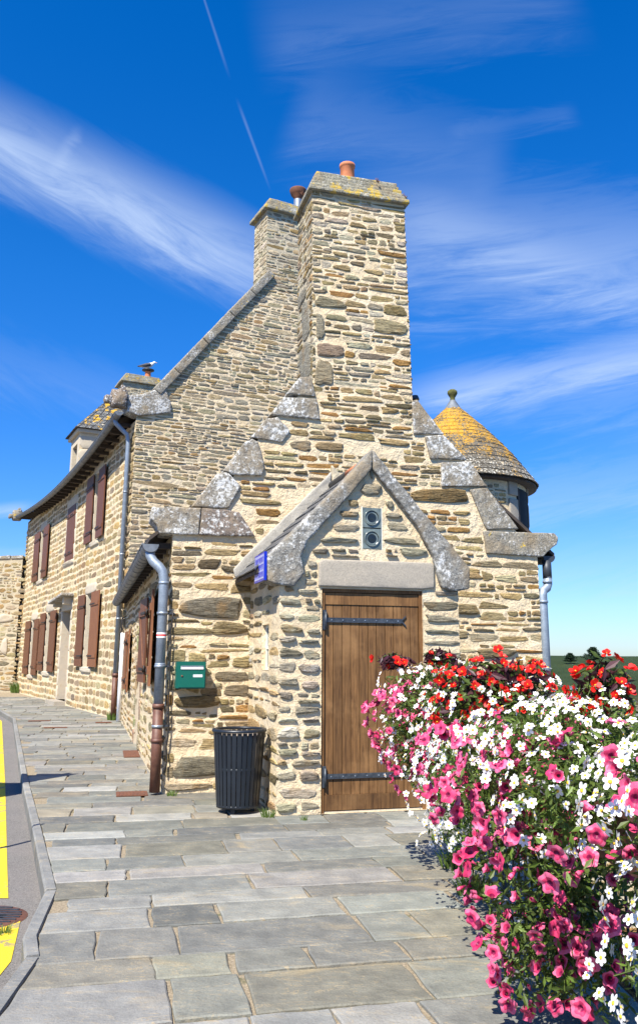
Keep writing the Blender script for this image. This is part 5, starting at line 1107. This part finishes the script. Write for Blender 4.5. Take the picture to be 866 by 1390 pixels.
class Plant:
    """a hanging plant: blobs of foliage given in world space (x, y, z, rx, ry, rz)"""
    def __init__(s, kind, name, cat, lab, group, blobs, n_leaf, mats, lsize, seed):
        s.rg = random.Random(seed); s.kind = kind; s.blobs = blobs; c = blobs[0]; s.o = (c[0], c[1], c[2])
        s.root = thing(name, lab, cat, s.o, 0, group); m = MB(); rg = s.rg; P = []
        tot = sum(b[3]*b[4]*b[5] for b in blobs)
        for b in blobs:
            for _ in range(int(n_leaf*(b[3]*b[4]*b[5])/tot)):
                d = Vector((rg.gauss(0, 1), rg.gauss(0, 1), rg.gauss(0, 1))).normalized(); r = rg.random()**.4*(1+.16*math.sin(5*d.x+seed)+.12*math.sin(7*d.z+3*d.y))
                P.append((Vector((b[0]+b[3]*d.x*r-s.o[0], b[1]+b[4]*d.y*r-s.o[1], b[2]+b[5]*d.z*r-s.o[2])), d))
        leaf_cloud(m, P, lsize, rg, mats)
        for b in blobs:
            for _ in range(14):
                d = Vector((rg.gauss(0, 1), rg.gauss(0, 1), rg.gauss(0, .8))).normalized(); p1 = Vector((b[0]+b[3]*d.x*1.05, b[1]+b[4]*d.y*1.05, b[2]+b[5]*d.z*1.05))-Vector(s.o); p0 = Vector((b[0], b[1], b[2]+b[5]*.3))-Vector(s.o)
                m.tube([p0, (p0+p1)/2+Vector((0, 0, .04)), p1], [.004, .003, .002], 'leaf', 4, cap=False)
        m.build('foliage', s.root)
    def bloom(s, n, size, view=Vector((-.55, -.75, .35)), spread=1.1, out=1.04, nparts=100):
        rg = s.rg; W = [b[3]*b[4]+b[4]*b[5]+b[3]*b[5] for b in s.blobs]; items = []
        while len(items) < n:
            b = rg.choices(s.blobs, W)[0]; d = Vector((rg.gauss(0, 1), rg.gauss(0, 1), rg.gauss(0, 1))).normalized()
            if d.dot(view.normalized()) < rg.uniform(-.5, .35): continue
            r = out*rg.uniform(.93, 1.10)*(1+.16*math.sin(5*d.x)+.12*math.sin(7*d.z+3*d.y)*.5); p = Vector((b[0]+b[3]*d.x*r, b[1]+b[4]*d.y*r, b[2]+b[5]*d.z*r))
            if any((p-q[0]).length < size*1.35 for q in items) and rg.random() < .8: continue
            nr = (d+sun_vec*.5+Vector((rg.gauss(0, spread*.5), rg.gauss(0, spread*.5), rg.gauss(0, spread*.4)))).normalized()
            items.append((p, nr, size*rg.uniform(.75, 1.2)))
        camp = Vector((0, 0, 1.5)); items.sort(key=lambda i: (i[0]-camp).length)
        def mat(i): q = i[1].to_track_quat('Z', 'Y').to_matrix().to_4x4(); return Matrix.Translation(i[0]-Vector(s.o)) @ q @ Matrix.Rotation(rg.uniform(0, 6.28), 4, 'Z') @ Matrix.Scale(i[2], 4)
        for i in items[:nparts]:
            o = bpy.data.objects.new('blossom', rg.choice(BL[s.kind])); link(o, s.root); o.matrix_local = mat(i)
        if items[nparts:]:
            m = MB()
            for i in items[nparts:]:
                me = rg.choice(BL[s.kind]); M_ = mat(i); b = m.pts([M_ @ v.co for v in me.vertices]); ks = [m.mat(x.name) for x in me.materials]
                for f in me.polygons: m.face([b+v for v in f.vertices], ks[f.material_index], True)
            tag(m.build('blossom', s.root), kind='stuff')
def flowers():
    GP, GW, GR = 'pink petunias hanging from the railing', 'white daisy flowered plants along the railing', 'red begonias along the railing'
    LF = ['leaf', 'leaf', 'bright_leaf']
    X = rail_x
    # troughs
    for i, (y0, y1, lab) in enumerate(((5.45, 6.75, 'brown flower trough at the end of the railing near the door'), (4.1, 5.3, 'brown flower trough in the middle of the railing'), (2.7, 3.95, 'brown flower trough second nearest the viewer'), (1.3, 2.55, 'blue flower trough nearest the viewer'))):
        cy = (y0+y1)/2; cx = X(cy)+.02; root = thing('flower_trough', lab, 'planter', (cx, cy, .78), math.atan2(-(X(y1)-X(y0)), y1-y0), 'flower troughs hung on the railing'); L = (y1-y0)/2
        m = MB(); wt, wb = .13, .09; q = [(-wb, -L+.03, 0), (wb, -L+.03, 0), (wb, L-.03, 0), (-wb, L-.03, 0), (-wt, -L, .22), (wt, -L, .22), (wt, L, .22), (-wt, L, .22)]
        tm = 'blue_trough' if i > 2 else 'brown_iron'; m.hexa(q, tm); m.box((-wt-.012, -L-.012, .20), (wt+.012, L+.012, .226), tm); m.build('trough', root)
        m = MB(); m.box((-wt+.015, -L+.015, .226), (wt-.015, L-.015, .24), 'compost'); m.build('compost', root)
    P = []
    # far cluster by the door
    a = Plant('white', 'white_daisy_plant', 'plant', 'small flowered white daisy plant hanging in front of the door end', GW, [(X(6.4)-.03, 6.4, 1.27, .36, .36, .22), (X(6.2)-.02, 6.1, 1.05, .40, .42, .34), (X(6.6)-.12, 6.6, .85, .27, .3, .28)], 9000, LF, .020, 1)
    a.bloom(330, .021)
    a = Plant('pink', 'petunia_plant', 'plant', 'pink petunia farthest along, hanging before the wooden door', GP, [(X(6.5)-.15, 6.45, 1.04, .31, .36, .30), (X(6.4)-.08, 6.3, .74, .26, .32, .22)], 3200, LF, .022, 2)
    a.bloom(230, .033, out=1.12)
    a = Plant('red', 'begonia_plant', 'plant', 'red begonia with bronze leaves at the tip by the door', GR, [(X(6.7)-.33, 6.6, 1.47, .13, .14, .05), (X(6.6)+.0, 6.5, 1.50, .12, .14, .06)], 420, ['bronze_leaf'], .045, 3); a.bloom(12, .038)
    # middle
    a = Plant('white', 'white_daisy_plant', 'plant', 'white daisy plant cascading low at the middle of the railing', GW, [(X(4.9)+.04, 4.9, 1.14, .42, .6, .28), (X(4.9)-.02, 4.9, .80, .36, .5, .36), (X(5.5)-.05, 5.45, .7, .32, .36, .38)], 13000, LF, .020, 4)
    a.bloom(560, .021)
    a = Plant('red', 'begonia_plant', 'plant', 'red begonia mass in front of the stone wall', GR, [(X(4.9)-.10, 4.9, 1.30, .26, .26, .20), (X(4.9)+.10, 4.8, 1.39, .16, .18, .09)], 1000, ['bronze_leaf', 'bronze_leaf', 'leaf'], .04, 5); a.bloom(84, .034, nparts=100)
    a = Plant('pink', 'petunia_plant', 'plant', 'pink petunia trailing down to the edging stones', GP, [(X(3.9)-.02, 3.9, .92, .40, .46, .28), (X(3.8)-.08, 3.8, .55, .32, .36, .34), (X(3.8)-.08, 3.8, .30, .28, .30, .22)], 9000, LF, .023, 6)
    a.bloom(300, .035, nparts=100)
    a = Plant('white', 'white_daisy_plant', 'plant', 'white daisy plant arching above the trailing petunias', GW, [(X(3.7)+.05, 3.7, 1.15, .42, .55, .21), (X(3.3)+.0, 3.3, 1.0, .36, .36, .24)], 7500, LF, .019, 7); a.bloom(360, .021)
    a = Plant('pink', 'petunia_plant', 'plant', 'pink petunia showing among white daisies below the red begonias', GP, [(X(4.2)-.06, 4.2, .98, .42, .40, .26)], 2400, LF, .022, 16); a.bloom(110, .034, out=1.12)
    a = Plant('pink', 'petunia_plant', 'plant', 'pink petunia scattered among the large white daisies toward the right edge', GP, [(X(3.2)-.04, 3.2, .98, .38, .36, .26)], 1600, LF, .022, 17); a.bloom(46, .034, out=1.14)
    a = Plant('red', 'begonia_plant', 'plant', 'tall red begonia spikes against the pale horizon', GR, [(X(3.6)+.12, 3.7, 1.38, .12, .14, .12)], 260, ['bronze_leaf', 'leaf'], .035, 8); a.bloom(26, .034)
    a = Plant('pink', 'petunia_plant', 'plant', 'largest looking pink petunia at the right edge', GP, [(X(2.4)-.02, 2.45, 1.14, .25, .26, .14)], 900, LF, .024, 9); a.bloom(40, .038, out=1.15)
    a = Plant('white', 'white_daisy_plant', 'plant', 'white daisy plant with the largest flowers at the lower right', GW, [(X(2.5)+.0, 2.5, 1.10, .36, .5, .20), (X(2.35)-.05, 2.5, .80, .28, .42, .18), (X(2.5)-.03, 2.6, .58, .30, .34, .18)], 7500, LF, .020, 10); a.bloom(330, .023)
    a = Plant('red', 'begonia_plant', 'plant', 'red begonia at the right edge between white daisies', GR, [(X(2.5)+.03, 2.6, 1.30, .14, .14, .07)], 160, ['bronze_leaf', 'leaf'], .035, 11); a.bloom(9, .036)
flowers()
